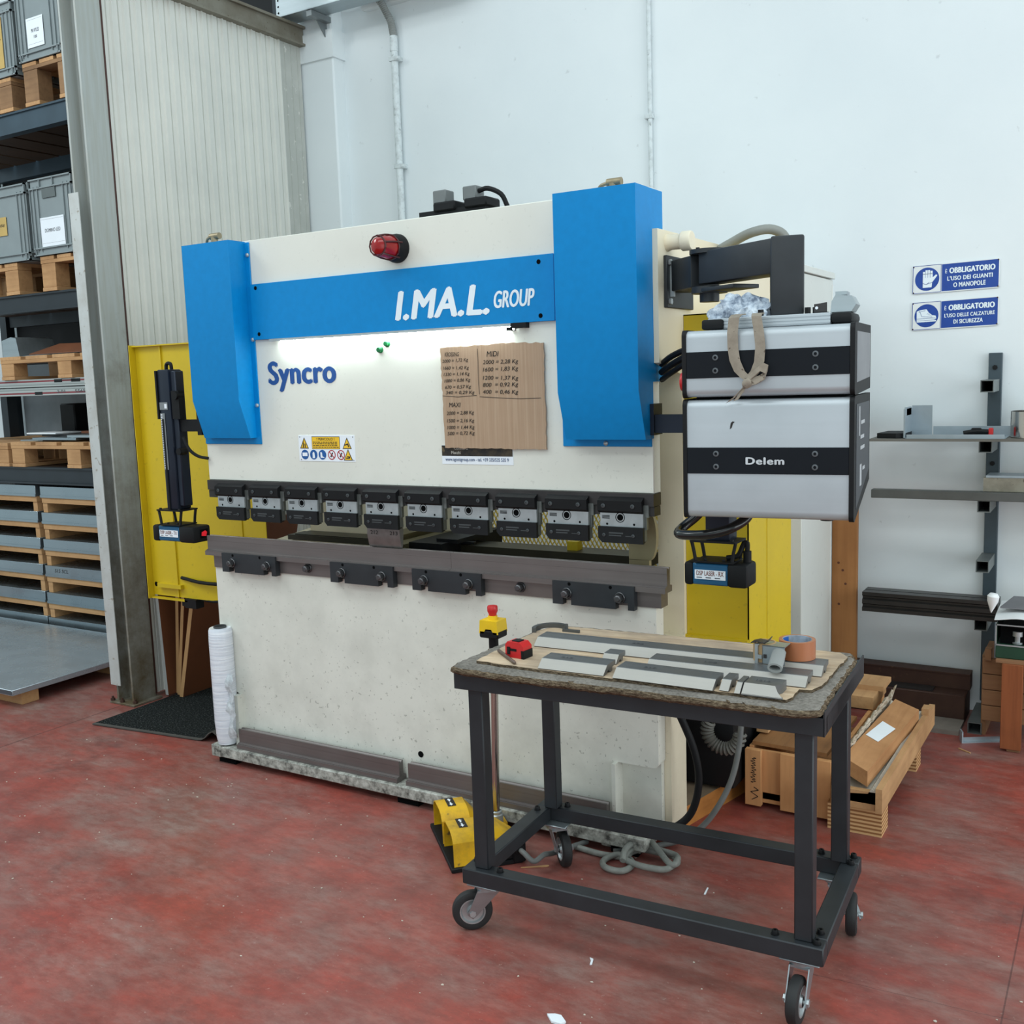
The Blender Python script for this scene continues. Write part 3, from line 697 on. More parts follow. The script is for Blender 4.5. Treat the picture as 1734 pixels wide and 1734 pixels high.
for i, s in enumerate(L1):
    w = (.062 if i == 0 else .112+(.012 if i == 6 else 0)); a = .020 if i == 0 else .006+.002*i
    P.text(k, s, a, a+w, yy[i]-.008, yy[i]+.007, .008, .18, .001, R(random.uniform(-1.5, 2)))
L2 = ['MIDI', '2000 = 2,28 Kg', '1600 = 1,83 Kg', '1200 = 1,37 Kg', '800  = 0,92 Kg', '400  = 0,46 Kg']
yy = [-.032, -.062, -.088, -.116, -.141, -.165]
for i, s in enumerate(L2):
    w = (.05 if i == 0 else .145); a = .198 if i == 0 else .182-.001*i
    P.text(k, s, a, a+w, yy[i]-.009, yy[i]+.009, .008, .18, .001, R(random.uniform(-2, 1)))
L3 = ['MAXI', '2000 = 2,88 Kg', '1500 = 2,16 Kg', '1000 = 1,44 Kg', '500 = 0,72 Kg']
yy = [-.207, -.239, -.266, -.290, -.312]
for i, s in enumerate(L3):
    w = (.05 if i == 0 else .118); a = .030 if i == 0 else .018
    P.text(k, s, a, a+w, yy[i]-.008, yy[i]+.008, .008, .18, .001, R(random.uniform(-1, 2)))
P.line(k, [(.160, -.012), (.161, -.06), (.160, -.12), (.162, -.172)], .0018, .001)
P.line(k, [(.004, -.174), (.07, -.179), (.150, -.175)], .0018, .001); P.line(k, [(.163, -.180), (.25, -.186), (.330, -.190), (.41, -.189)], .0018, .001)
k.build('handwriting', M['ink'], CB)

# ================================================================== CONTROL PENDANT
CP = thing('control_pendant', (-1.09, 2.75, 0), 'silver and black CNC control box hanging from a black swivel arm beside the press brake', 'control box', rz=5.5)
def rprof(y0, y1, z0, z1, r, zb):
    """front edges rounded, underside slanting up to zb at the back"""
    p = [(y0+r-r*math.sin(R(a)), z0+r-r*math.cos(R(a))) for a in range(0, 91, 15)]
    p += [(y0+r-r*math.cos(R(a)), z1-r+r*math.sin(R(a))) for a in range(0, 91, 15)]
    return p+[(y1, z1), (y1, zb)]
def pbox(z0, z1, zb, b0, b1, name, D=.33):
    o = MB().yz(rprof(0, D, z0, z1, .022, zb), .009, .452).build(name, M['alu'], CP, False)
    for x0, x1 in ((-.002, .010), (.451, .464)): MB().yz(rprof(-.004, D+.006, z0-.003, z1+.003, .018, zb-.003), x0, x1).build('end_cap', M['matt'], o, False)
    MB().box(.010, .451, -.003, .01, b0, b1, .001).build('front_band', flat('black_band', (14, 19, 26), .55, 0, .08, 9, .2), o, False)
    s = MB()
    for u in (.093, .363):
        for z in (b0+.020, b1-.017): s.lathe((u, -.003, z), (0, -1, 0), [(.0085, 0), (.008, .002), (.0042, .0025), (.004, -.0005), (0, -.0005)], 18)
    s.build('band_screw', flat('screw_grey', (96, 100, 104), .4, .6), o, False)
    r = MB().yz([(.03, z0+.03), (D-.02, max(z0, zb)+.03), (D-.02, z1-.02), (.03, z1-.02)], .464, .4655)
    r.build('side_panel', flat('grey_side_panel', (126, 128, 132) if z0 > 1.5 else (58, 62, 68), .5, .2), o, False)
    return o
up = pbox(1.556, 1.741, 1.567, 1.609, 1.682, 'upper_box')
lo = pbox(1.2155, 1.548, 1.30, 1.3415, 1.415, 'lower_box')
MB().box(.03, .43, .03, .30, 1.545, 1.560).build('joint', M['hole'], CP, False)
k = MB(); P = Plane((0, -.003, 0), (1, 0, 0)); P.text(k, 'Delem', .176, .282, 1.3685, 1.3875, .10, 0, .0006, space=1.12); k.build('maker_lettering', flat('silver_print', (196, 200, 204), .4), lo, False)
k = MB(); P = Plane((0, .0, 0), (1, 0, 0)); P.poly(k, [(.132, 1.466), (.137, 1.470), (.141, 1.482), (.146, 1.486), (.140, 1.488), (.135, 1.484), (.133, 1.475)], .0006); k.build('paint_chip', M['ink'], lo, False)
k = MB(); P = Plane((.4655, .05, 1.24), (0, 1, 0))
for a0, a1, b0, b1 in ((.03, .05, .20, .28), (.06, .15, .16, .17), (.06, .14, .19, .20), (.05, .09, .06, .12), (.11, .16, .10, .11), (.07, .15, .23, .24)): P.rect(k, a0, a1, b0, b1, .0005)
k.build('sticker', flat('sticker_grey', (170, 174, 178), .5), lo, False)
MB().lathe((-.002, .07, 1.60), (-1, 0, 0), [(.030, 0), (.030, .012), (.026, .022), (0, .024)], 24).build('emergency_button', M['red'], up, False)
MB().lathe((.38, .10, 1.215), (0, 0, -1), [(.018, -.02), (.018, .012), (0, .012)], 16).build('rubber_foot', M['matt'], lo, False)
tr = MB().box(.053, .390, .07, .22, 1.744, 1.775, .002)
for q in range(3): tr.box(.053, .390, .068, .071, 1.749+q*.009, 1.7545+q*.009)
TR = tr.build('top_rail', M['alu'], CP, False)
MB().box(.390, .448, .065, .225, 1.744, 1.775, .012, seg=2).box(.040, .10, .05, .09, 1.744, 1.772, .006, seg=2).build('rail_end', M['matt'], TR, False)
# swivel arm
a_ = MB().box(.215, .305, .10, .19, 1.775, 1.992, .006, M=Matrix.Translation((.26, .145, 0)) @ Matrix.Rotation(R(13), 4, 'Z') @ Matrix.Translation((-.26, -.145, 0)), seg=2)
POST = a_.build('arm_post', M['frame'], CP, False)
inv = CP.matrix_basis.inverted()
hinge, post, wallp = inv @ Vector((-1.135, 3.09, 0)), Vector((.26, .145, 0)), inv @ Vector((-1.302, 3.24, 0))
def bar(mb, a, b, w, z0, z1, bev=.004):
    d = (b-a); L = d.length; ang = math.atan2(d.y, d.x)
    mb.box(0, L, -w/2, w/2, z0, z1, bev, M=Matrix.Translation(a) @ Matrix.Rotation(ang, 4, 'Z'), seg=2); return mb
k = MB(); bar(k, hinge, post, .085, 1.893, 1.990); k.build('arm_beam', M['frame'], CP, False)
k = MB(); bar(k, wallp, hinge-(hinge-wallp)*.12, .10, 1.886, 1.984); AB = k.build('arm_stub', M['frame'], CP, False)
k = MB().cyl(hinge+UP*1.985, hinge+UP*1.998, .060); k.build('swivel_cap', M['frame'], CP, False)
k = MB().cyl(hinge+UP*1.866, hinge+UP*1.886, .055).cyl(hinge+UP*1.84, hinge+UP*1.866, .03)
bar(k, hinge+(post-hinge)*.02, hinge+(post-hinge)*.5, .10, 1.868, 1.880, .002)
k.build('swivel_joint', M['frame'], CP, False)
k = MB(); d = (hinge-wallp).normalized()
k.hexbolt(hinge-d*.075+UP*1.984, UP, .012, .014).cyl(hinge-d*.075+UP*1.998, hinge-d*.075+UP*2.014, .006, n=10); k.build('stop_bolt', M['matt'], AB, False)
k = MB().box(-1.305, -1.293, 3.135, 3.365, 1.835, 2.0, .002)
WPo = k.build('wall_plate', M['frame'], CP)
k = MB()
for z in (1.855, 1.978): k.hexbolt((-1.293, 3.155, z), (1, 0, 0), .010, .008)
k.box(-1.293, -1.28, 3.16, 3.17, 1.87, 1.97); k.build('plate_bolt', M['zinc'], WPo)
for u, y in ((.325, .10), (.345, .11), (.20, .085), (.225, .22)): MB().hexbolt((u, y, 1.775), UP, .009, .018).build('post_bolt', M['matt'], CP, False)
k = MB().tube([(.02, .20, 1.235), (-.02, .19, 1.19), (-.055, .16, 1.158), (-.05, .11, 1.148), (.0, .08, 1.150), (.06, .07, 1.158), (.115, .08, 1.175), (.15, .12, 1.20), (.16, .15, 1.235)], .0145, 12, 6)
k.build('handle', flat('gloss_black_handle', (16, 17, 18), .2), CP, False)

# things lying on top of the control box
def onbox(u, y, z): return CP.matrix_basis @ Vector((u, y, z))
def rag():
    mb = MB(); n, m = 56, 30; vs = []
    o = onbox(.135, .13, 1.752)
    for j in range(m+1):
        v = math.pi/2*j/m
        for i in range(n):
            a = 2*math.pi*i/n
            w = math.sin(v)**.6
            f = 1+.16*math.sin(3*a+2.1*v)+.11*math.sin(7*a-5*v+1)+.08*math.sin(11*a+9*v)+.05*math.sin(17*a-13*v)
            r = math.sin(v)*f; z = max(0., math.cos(v))**.75*(1+w*(.22*math.sin(2*a+1)+.14*math.sin(5*a+7*v)+.09*math.sin(9*v-3*a)))
            vs.append(o+Vector((r*math.cos(a)*.078, r*math.sin(a)*.062, max(0, z*.083))))
    mb._new(vs, [(j*n+i, j*n+(i+1) % n, (j+1)*n+(i+1) % n, (j+1)*n+i) for j in range(m) for i in range(n)], True)
    t = NT('pale_denim'); t.pr(.9, 0, .1); v = t.coord(); f = t.noise(v, 26, 6, .7)
    t.col(t.ramp(f, [(.36, lin((98, 110, 128))), (.5, lin((172, 184, 198))), (.64, lin((216, 224, 232)))])); t.bump(t.noise(v, 38, 5), .9, .012)
    solo('rag', mb, t.m, onbox(.135, .13, 1.775), 'crumpled pale blue rag lying on top of the control box', 'rag')
rag()
w = MB(); up_ = (1, .09, 0)
def sp(u, y, z): return onbox(u, y, z)
seq = [(.150, .06, 1.782), (.148, .02, 1.779), (.147, -.008, 1.770), (.144, -.014, 1.73), (.145, -.014, 1.69), (.150, -.014, 1.655), (.163, -.015, 1.625), (.180, -.017, 1.608), (.190, -.018, 1.602)]
w.strip([(sp(*p), up_) for p in seq], .029, .003)
seq = [(.202, .06, 1.782), (.204, .02, 1.780), (.208, -.008, 1.771), (.215, -.014, 1.735), (.220, -.015, 1.69), (.217, -.016, 1.65), (.208, -.018, 1.625), (.192, -.020, 1.606)]
w.strip([(sp(*p), up_) for p in seq], .027, .003)
seq = [(.185, -.022, 1.600), (.205, -.026, 1.618), (.226, -.028, 1.635), (.240, -.028, 1.628), (.236, -.026, 1.612), (.214, -.025, 1.600), (.190, -.024, 1.594)]
w.strip([(sp(*p), (.3, .2, 1)) for p in seq], .024, .004)
w.lathe(sp(.186, -.022, 1.592), (.6, 0, .5), [(.002, -.016), (.011, -.010), (.014, 0), (.011, .010), (.002, .016)], 14)
w.strip([(sp(.182, -.02, 1.588), (1, 0, .5)), (sp(.165, -.018, 1.572), (1, 0, .8)), (sp(.146, -.016, 1.552), (1, 0, .8)), (sp(.130, -.015, 1.543), (1, 0, .8))], .014, .005)
w.strip([(sp(.182, -.018, 1.588), (1, 0, .3)), (sp(.168, -.016, 1.566), (1, 0, .3)), (sp(.152, -.014, 1.546), (1, 0, .3))], .012, .004)
solo('webbing_strap', w, dirty('dirty_webbing', (150, 140, 126), (96, 84, 72), .9, 0, .6, 22, 70), onbox(.17, 0, 1.78), 'dirty grey webbing strap knotted in a loop over the front of the control box', 'strap')
b = MB().prism([onbox(.385, .10, 1.776), onbox(.440, .10, 1.776), onbox(.452, .10, 1.795), onbox(.440, .10, 1.818), onbox(.398, .10, 1.822), onbox(.388, .10, 1.805)], CP.matrix_basis.to_3x3() @ Vector((0, .09, 0)))
for q in (.40,): b.prism([onbox(.395, .12, 1.822), onbox(.425, .12, 1.822), onbox(.425, .12, 1.832), onbox(.395, .12, 1.832)], CP.matrix_basis.to_3x3() @ Vector((0, .06, 0)))
solo('metal_bracket', b, M['galv'], onbox(.42, .12, 1.776), 'shiny folded sheet metal bracket lying on the right end of the control box', 'bracket')
b = MB().prism([onbox(.342, .10, 1.776), onbox(.376, .10, 1.776), onbox(.376, .10, 1.804), onbox(.342, .10, 1.800)], CP.matrix_basis.to_3x3() @ Vector((0, .004, 0)))
b.prism([onbox(.342, .10, 1.776), onbox(.376, .10, 1.776), onbox(.376, .10, 1.779), onbox(.342, .10, 1.779)], CP.matrix_basis.to_3x3() @ Vector((0, .05, 0)))
AN = solo('angle_piece', b, M['dgrey'], onbox(.36, .10, 1.776), 'small dark angle piece with one drilled hole, on the control box right of the post', 'angle piece')
k = MB(); P = Plane(onbox(.349, .0995, 1.790), CP.matrix_basis.to_3x3() @ Vector((1, 0, 0))); P.disc(k, 0, 0, .004, .0005); k.build('drilled_hole', M['paper'], AN)

# ================================================================== ROLLING WORK TABLE
TT = (-1.638, 2.345, 0); TR_ = 2.9
TB = thing('work_table', TT, 'black steel work table on four castors with a worn board top', 'work table', rz=TR_)
L_, D_ = 1.038, .545
k = MB().box(0, L_, 0, .04, .75, .796, .001).box(0, L_, D_-.04, D_, .75, .796, .001).box(0, .04, .04, D_-.04, .75, .796, .001).box(L_-.04, L_, .04, D_-.04, .75, .796, .001)
k.box(L_-.004, L_, 0, D_, .75, .812)
k.build('top_frame', M['frame'], TB, False)
for u, v in ((.034, .018), (L_-.076, .018), (.034, D_-.066), (L_-.076, D_-.066)): MB().box(u, u+.046, v, v+.046, .205, .75, .003).build('leg', M['frame'], TB, False)
for a, b_ in (((0, L_), (0, .05)), ((0, L_), (D_-.05, D_))): MB().box(a[0], a[1], b_[0], b_[1], .157, .205, .003).build('lower_rail', M['frame'], TB, False)
for u in (0, L_-.05): MB().box(u, u+.05, .0505, D_-.0505, .157, .205, .003).build('lower_rail', M['frame'], TB, False)
for u, v in ((.018, .06), (.115, .025), (L_-.125, .025), (L_-.02, .022), (L_-.022, .075), (L_-.02, D_-.06), (L_-.02, D_-.015), (L_-.11, D_-.025), (.10, D_-.025), (.02, D_-.09)):
    MB().bolt((u, v, .205), UP, .0085, .012).cyl((u, v, .205), (u, v, .2065), .011, n=16).build('frame_bolt', M['matt'], TB, False)
def caster(sw, wc, n):
    """swivel centre, wheel centre, axle direction (all in the table's frame)"""
    sw, wc, n = Vector(sw), Vector(wc), Vector(n).normalized(); e = UP.cross(n)
    f = MB().box(sw.x-.05, sw.x+.05, sw.y-.042, sw.y+.042, .151, .157, .002)
    f.cyl((sw.x, sw.y, .139), (sw.x, sw.y, .151), .036)
    for s in (-1, 1):
        c = n*(s*.023)
        top = Vector((sw.x, sw.y, .139)); q = []
        for p in (top-e*.034, top+e*.034): q.append(p+c)
        a = [q[0], q[1], wc+e*.016+c-UP*.004, wc-UP*.018+c, wc-e*.016+c-UP*.004]
        f.prism(a, n*(s*.003))
    f.prism([Vector((sw.x, sw.y, .134))-e*.034-n*.026, Vector((sw.x, sw.y, .134))+e*.034-n*.026, Vector((sw.x, sw.y, .134))+e*.034+n*.026, Vector((sw.x, sw.y, .134))-e*.034+n*.026], (0, 0, .006))
    C = f.build('castor', M['galv'], TB, False)
    w = MB().lathe(wc, n, [(.038, -.0145), (.050, -.016), (.058, -.012), (.0605, -.006), (.0605, .006), (.058, .012), (.050, .016), (.038, .0145), (.038, -.0145)], 40)
    w.build('tyre', M['rubber'], C, False)
    h_ = MB().lathe(wc, n, [(.012, -.017), (.014, -.017), (.018, -.008), (.032, -.009), (.035, -.0155), (.0385, -.0155), (.0385, .0155), (.035, .0155), (.032, .009), (.018, .008), (.014, .017), (.012, .017)], 36)
    h_.build('hub', M['zinc'], C, False)
    MB().cyl(wc-n*.030, wc+n*.030, .006, n=12).hexbolt(wc+n*.026, n, .010, .006).hexbolt(wc-n*.026, -n, .010, .006).build('axle_bolt', M['zinc'], C, False)
ca, sa = math.cos(R(TR_)), math.sin(R(TR_))
def tl(x, y): x -= TT[0]; y -= TT[1]; return (ca*x+sa*y, -sa*x+ca*y)
def tdir(x, y): return (ca*x+sa*y, -sa*x+ca*y, 0)
for swl, con, n in (((.062, .045), (-1.630, 2.380), (-.60, .80)), ((.068, D_-.045), (-1.575, 2.855), (-.717, -.696)), ((L_-.06, .045), (-.664, 2.385), (1, .02)), ((L_-.06, D_-.045), (-.640, 2.868), (.98, .2))):
    c_ = tl(*con); caster((*swl, 0), (c_[0], c_[1], .0605), tdir(*n))
# top: worn chipboard with a frayed rim, plywood sheet over it
def split_sides(o, th=.6):
    for p in o.data.polygons: p.material_index = 1 if abs(p.normal.z) < th else 0
tp_ = NT('worn_board_top'); tp_.pr(.9, 0, .1); v = tp_.coord(); f = tp_.noise(v, 9, 6, .65); f2 = tp_.noise(v, 120, 3)
tp_.col(tp_.mix(.35, tp_.ramp(f, [(.3, lin((92, 88, 82))), (.7, lin((138, 132, 124)))]), tp_.ramp(f2, [(.35, lin((78, 74, 70))), (.65, lin((158, 152, 144)))]))); tp_.bump(f2, .5, .004)
fr_ = NT('frayed_chipboard'); fr_.pr(.95, 0, .1); v = fr_.coord((34, 34, 160)); f = fr_.noise(v, 2.2, 7, .75)
fr_.col(fr_.ramp(f, [(.34, lin((58, 48, 40))), (.48, lin((122, 104, 84))), (.62, lin((186, 166, 138)))])); fr_.bump(f, 1., .02)
def rim():
    base = [(.035, -.030), (.25, -.040), (.55, -.034), (.80, -.038), (.985, -.042), (1.030, -.018), (1.030, .20), (1.032, .44), (1.01, .52), (.7, .528), (.3, .535), (.10, .53), (.055, .46), (.012, .20), (-.002, .02), (.008, -.022)]
    return jag(base, .0035, .012)
ring = rim(); mb = MB(); n = len(ring); cx, cy = .52, .25; lv = []
for dz, ins in ((.7965, .014), (.802, .004), (.808, -.003), (.815, -.002), (.8205, .004), (.8225, .012)):
    lv.append([Vector((x-(x-cx)*ins/.5+random.uniform(-.0022, .0022), y-(y-cy)*ins/.26+random.uniform(-.0022, .0022), dz+(random.uniform(-.001, .001) if .80 < dz < .82 else 0))) for x, y in ring])
fs = [(j*n+i, j*n+(i+1) % n, (j+1)*n+(i+1) % n, (j+1)*n+i) for j in range(5) for i in range(n)]+[tuple(reversed(range(n))), tuple(range(5*n, 6*n))]
mb._new([v for q in lv for v in q], fs)
o = mb.build('board_top', [tp_.m, fr_.m], TB, False); split_sides(o, .93)
pw = NT('worn_plywood'); pw.pr(.75, 0, .2); v = pw.coord((2.2, 34, 8)); f = pw.noise(v, 2, 6, .6); g = pw.noise(pw.coord(), 5, 5)
pw.col(pw.mix(pw.ramp(g, [(.36, (.1,.1,.1,1)), (.62, (.85,.85,.85,1))]), pw.ramp(f, [(.3, lin((176, 148, 118))), (.55, lin((208, 184, 154))), (.75, lin((222, 200, 172)))]), lin((152, 136, 120))))
py_ = jag([(.060, .030), (.060, .20), (.068, .40), (.10, .485), (.5, .490), (.985, .478), (1.012, .44), (1.005, .28), (1.0, .15), (.985, .105), (.955, .10), (.955, .035), (.945, .004), (.70, .010), (.40, .014), (.20, .020)], .003, .02)
o = MB().xy(py_, .8222, .8305).build('plywood_sheet', [pw.m, fr_.m], TB, False); split_sides(o)

# ---- tools on the table (table frame: u along the front, v to the back)
TM = Matrix.Translation(Vector(TT)) @ Matrix.Rotation(R(TR_), 4, 'Z')
def on_table(name, u, v, z, label, cat, group=None, rz=0):
    return thing(name, TM @ Vector((u, v, z)), label, cat, group, TR_+rz)
TZ = .8306
def tool(u0, u1, v0, label, rz=0., d=1., horn=False, group='loose press brake punches on the table', mark=None, bl=.0):
    t = on_table('punch_tool', u0, v0, TZ, label, 'punch tool', group, rz); L = u1-u0
    pr = [(.004, 0), (0, .002), (.028*d, .0225), (.030*d, .0245), (.074*d, .0255), (.0745*d, .0235), (.0765*d, .0235), (.077*d, .0255), (.088*d, .0255), (.088*d, .013), (.066*d, .011), (.060*d, .001), (.048*d, .0), (.040*d, .010), (.012, 0)]
    mb = MB()
    if horn:
        mb.prism([(0, 0, .0), (L, 0, .0), (L+.012, .0, .003), (L-.012, .030*d, .024), (L-.016, .03*d, .0245), (0, .03*d, .0245)], (0, .006, .0)) if False else None
        mb.xy([(0, .0), (L+.010, 0), (L+.008, .006), (L-.006, .014), (L-.014, .030*d), (L-.004, .05*d), (L-.004, .088*d), (0, .088*d)], 0, .004)
        mb.xy([(0, .028*d), (L-.016, .028*d), (L-.004, .05*d), (L-.004, .088*d), (0, .088*d)], .004, .0245)
    else:
        mb.yz(pr, 0, L)
    B_ = mb.build('body', M['tooldark'], t, False)
    fc = MB()
    if horn: fc.prism([(0, .0, .002), (L+.010, .0, .002), (L-.006, .014, .012), (L-.016, .028*d, .0235), (0, .028*d, .0235)], (0, -.0008, .0008))
    else: fc.prism([(-bl, -.0004, .002), (L+bl, -.0004, .002), (L, .028*d, .0231), (0, .028*d, .0231)], (0, -.0008, .0008))
    fc.build('ground_face', M['tool'], t, False)
    if mark:
        k = MB(); P = Plane((0, 0, .0256), (1, 0, 0), (0, 1, 0)); P.text(k, mark, mark_u(L), mark_u(L)+.035, .048*d, .058*d, .02); k.build('stamped_number', M['greyink'], t, False)
    return t
def mark_u(L): return L*.35 if L > .3 else L*.25
tool(.145, .985, .226, 'longest steel punch lying across the back of the work table top', -.4, 1., mark='274')
tool(.262, .458, .020, 'short steel punch lying right of the red tape measure at the table front', -.6, .95, mark='215')
tool(.487, .762, .012, 'mid-length steel punch lying at the front edge, centre of the table top', -2.2, .98, mark='217')
tool(.540, .968, .118, 'steel punch lying just in front of the longest one, running under the tape gun', -.8, .95, mark='172')
tool(.402, .447, .135, 'small dark steel punch piece lying against the longest punch', -1., .75)
tool(.776, .800, .012, 'tiny steel punch piece standing alone right of the front punch', -2., .95)
tool(.817, .831, .003, 'narrowest steel punch sliver touching the horned punch', -2., .9)
tool(.835, .928, .003, 'steel punch with a curved horn at its right end, front right of the table top', -1.5, 1., True, mark='1214')
tm_ = on_table('tape_measure', .118, .098, TZ, 'red and black tape measure on the left end of the work table', 'tape measure', rz=-8)
MB().prism([(0, 0, .006), (0, 0, .036), (.008, 0, .046), (.052, 0, .046), (.064, 0, .034), (.064, 0, .004), (.058, 0, 0), (.006, 0, 0)], (0, .042, 0)).build('case', M['red'], tm_, False)
MB().box(.012, .040, -.0015, .0, .020, .027).box(.008, .018, -.003, .0, .010, .031).box(.056, .066, -.001, .043, .0, .024).box(.018, .044, .008, .034, .046, .049, .001).build('grip', M['matt'], tm_, False)
sp_ = on_table('scriber', .128, .085, TZ, 'short brownish steel rod lying in front of the red tape measure', 'rod', rz=-43)
MB().cyl((-.07, 0, .005), (.068, 0, .005), .005, .0052, n=12).cyl((.068, 0, .005), (.078, 0, .005), .0052, .003, n=12).build('rod', flat('brown_steel', (104, 88, 78), .45, .5, .2, 30), sp_, False)
hk = on_table('hook_spanner', .09, .42, TZ, 'curved grey hook spanner at the far left corner of the work table', 'spanner')
MB().strip([(Vector((.022+.052*math.cos(R(a)), -.012+.056*math.sin(R(a)), .007)), UP) for a in range(215, 39, -12)], .014, .013).box(.058, .115, -.002, .008, .0, .008).cyl((.062, .018, 0), (.062, .018, .02), .007).build('body', flat('worn_dark_steel', (96, 98, 98), .4, .6), hk, False)
# tape gun and the roll beside it
tg = on_table('tape_dispenser', .835, .205, TZ+.0258, 'metal hand tape dispenser with a grey grip lying across the long punches', 'tape dispenser', rz=-4)
MB().box(0, .060, 0, .002, 0, .050).box(0, .060, 0, .05, .048, .050).box(0, .002, 0, .05, .0, .05).build('side_plate', M['galv'], tg, False)
MB().lathe((-.004, .032, .002), UP, [(.026, 0), (.030, 0), (.030, .050), (.026, .050), (.026, 0)], 28).build('loaded_tape', flat('tan_tape', (172, 140, 100), .4), tg, False)
MB().box(-.019, -.011, -.004, .004, -.002, .052).box(-.011, .0, -.006, -.002, .014, .024).box(-.016, -.008, -.004, .03, .05, .053).build('blade', M['zinc'], tg, False)
MB().strip([(Vector((-.030, .01, .054)), (0, 1, 0)), (Vector((-.012, .01, .060)), (0, 1, 0)), (Vector((.006, .012, .056)), (0, 1, 0)), (Vector((.018, .014, .066)), (0, 1, .2))], .03, .0025).box(.004, .012, -.003, .0, .016, .026).build('cutter_flap', M['dgrey'], tg, False)
hd = MB()
path = [(.046, .0, .036), (.050, -.020, .034), (.054, -.045, .026), (.058, -.075, .014)]
Pp = [Vector(p) for p in path]; n = 20; vs = []
for i, p in enumerate(Pp):
    for q in range(n):
        a = 2*math.pi*q/n; vs.append(p+Vector((.018*math.cos(a)*(1+.1*i/3), 0, .011*math.sin(a)*(1+.15*i/3))))
for i in (3, 0):
    for q in range(n):
        a = 2*math.pi*q/n; vs.append(Pp[i]+Vector((.0145*math.cos(a), .0 if i == 3 else 0, .008*math.sin(a))))
fs = [(j*n+q, j*n+(q+1) % n, (j+1)*n+(q+1) % n, (j+1)*n+q) for j in range(3) for q in range(n)]
fs += [(3*n+q, 3*n+(q+1) % n, 4*n+(q+1) % n, 4*n+q) for q in range(n)]+[(4*n+q, 4*n+(q+1) % n, 5*n+(q+1) % n, 5*n+q) for q in range(n)]
hd._new(vs, fs, True); hd.build('grip', flat('grey_rubber_grip', (132, 134, 132), .6), tg, False)
rl = on_table('tape_roll', .905, .300, TZ+.026, 'roll of brown packing tape beside the metal tape dispenser', 'tape roll', rz=20)
MB().lathe((0, 0, 0), UP, [(.038, .0), (.048, 0), (.048, .050), (.038, .050)], 40).build('tape', flat('brown_tape', (164, 102, 68), .35, 0, .05), rl, False)
MB().lathe((0, 0, 0), UP, [(.0375, 0), (.0375, .050), (.0385, .0505), (.0385, -.0)], 40).build('core', flat('printed_core', (150, 160, 172), .6, 0, .5, 30), rl, False)
k = MB(); vs = []
for q in range(9):
    a = R(120+q*9); vs += [Vector((.037*math.cos(a), .037*math.sin(a), .012)), Vector((.037*math.cos(a), .037*math.sin(a), .048))]
k._new(vs, [(2*q, 2*q+2, 2*q+3, 2*q+1) for q in range(8)]); k.build('core_print', flat('core_blue', (20, 92, 180), .6), rl, False)
# ================================================================== ROUND THE FOOT OF THE MACHINE
def spare(x0, x1, label):
    t = thing('spare_die', (x0, 3.045, .0775), label, 'die', 'spare dies on the base flange')
    MB().yz(die_profile(3.045, .0775), x0, x1).build('body', M['rail'], t)
    return t
spare(-3.262, -2.395, 'long brown-grey spare die lying on the base flange, left of the drain hole')
spare(-2.352, -1.50, 'long brown-grey spare die lying on the base flange behind the yellow pedal')
fl = thing('film_roll', (-3.345, 3.045, .084), 'roll of white stretch film standing on the left end of the press brake base', 'film roll')
fp = NT('stretch_film'); fp.pr(.22, 0, .6); v = fp.coord((3, 3, 70)); f = fp.noise(v, 2.2, 4); fp.col(fp.ramp(f, [(.35, lin((206, 212, 222))), (.65, lin((232, 236, 242)))])); fp.bump(f, .35, .004)
MB().lathe((-3.345, 3.045, .084), UP, [(.025, 0), (.041, .0), (.047, .03), (.051, .10), (.0515, .46), (.050, .505), (.046, .515), (.025, .515)], 36).build('film', fp.m, fl)
MB().lathe((-3.345, 3.045, .084), UP, [(.0245, 0), (.0275, .0), (.0275, .523), (.0245, .523), (.0245, .05), (0, .05)], 28).build('core', flat('dark_cardboard_core', (64, 66, 66), .8), fl)
sc = MB(); sc.strip([(Vector((-3.292+.006*math.sin(q*2.1), 3.02+.006*math.cos(q*1.7), .40-q*.026)), (1, .3*math.sin(q*1.3), .2)) for q in range(12)], .045, .002)
sc.build('loose_film', flat('clear_film', (196, 204, 208), .15, 0, .3, 60, .7), fl)
# black mat with a rippled corner
def mz(x, y):
    z = .008+.034*math.exp(-((x+3.50)/.065)**2)*max(0, 1-(y-3.14)/.5)
    return (x+.0*(y), y, z)
mm = NT('black_loop_mat'); mm.pr(.95, 0, .1); v = mm.coord(); f = mm.noise(v, 130, 3); mm.col(mm.ramp(f, [(.40, lin((20, 22, 22))), (.58, lin((42, 46, 46))), (.68, lin((92, 96, 94)))])); mm.bump(f, 1., .012)
def mz2(x, y):
    t = (y-3.10)/1.2; xx = x; z = .008+.05*math.exp(-((x+3.58)/.042)**2)*max(0, 1-t*1.6)
    return (x-.0*t, y+.10*(x+4.30)/.9*(1-t), z)
mt = thing('door_mat', (-3.85, 3.6, 0), 'black rubber-backed mat on the floor left of the press brake, front corner rippled', 'mat')
MB().grid(-4.33, -3.42, 3.10, 4.3, 40, 30, mz2, .006).build('pile', mm.m, mt)
ed = MB(); pathm = [(Vector(mz2(-4.33+.91*i/40, 3.10))-Vector((0, .006, .002)), (0, 1, 0)) for i in range(41)]; ed.strip(pathm, .018, .005); ed.build('edge', flat('grey_rubber_edge', (74, 72, 68), .7), mt)

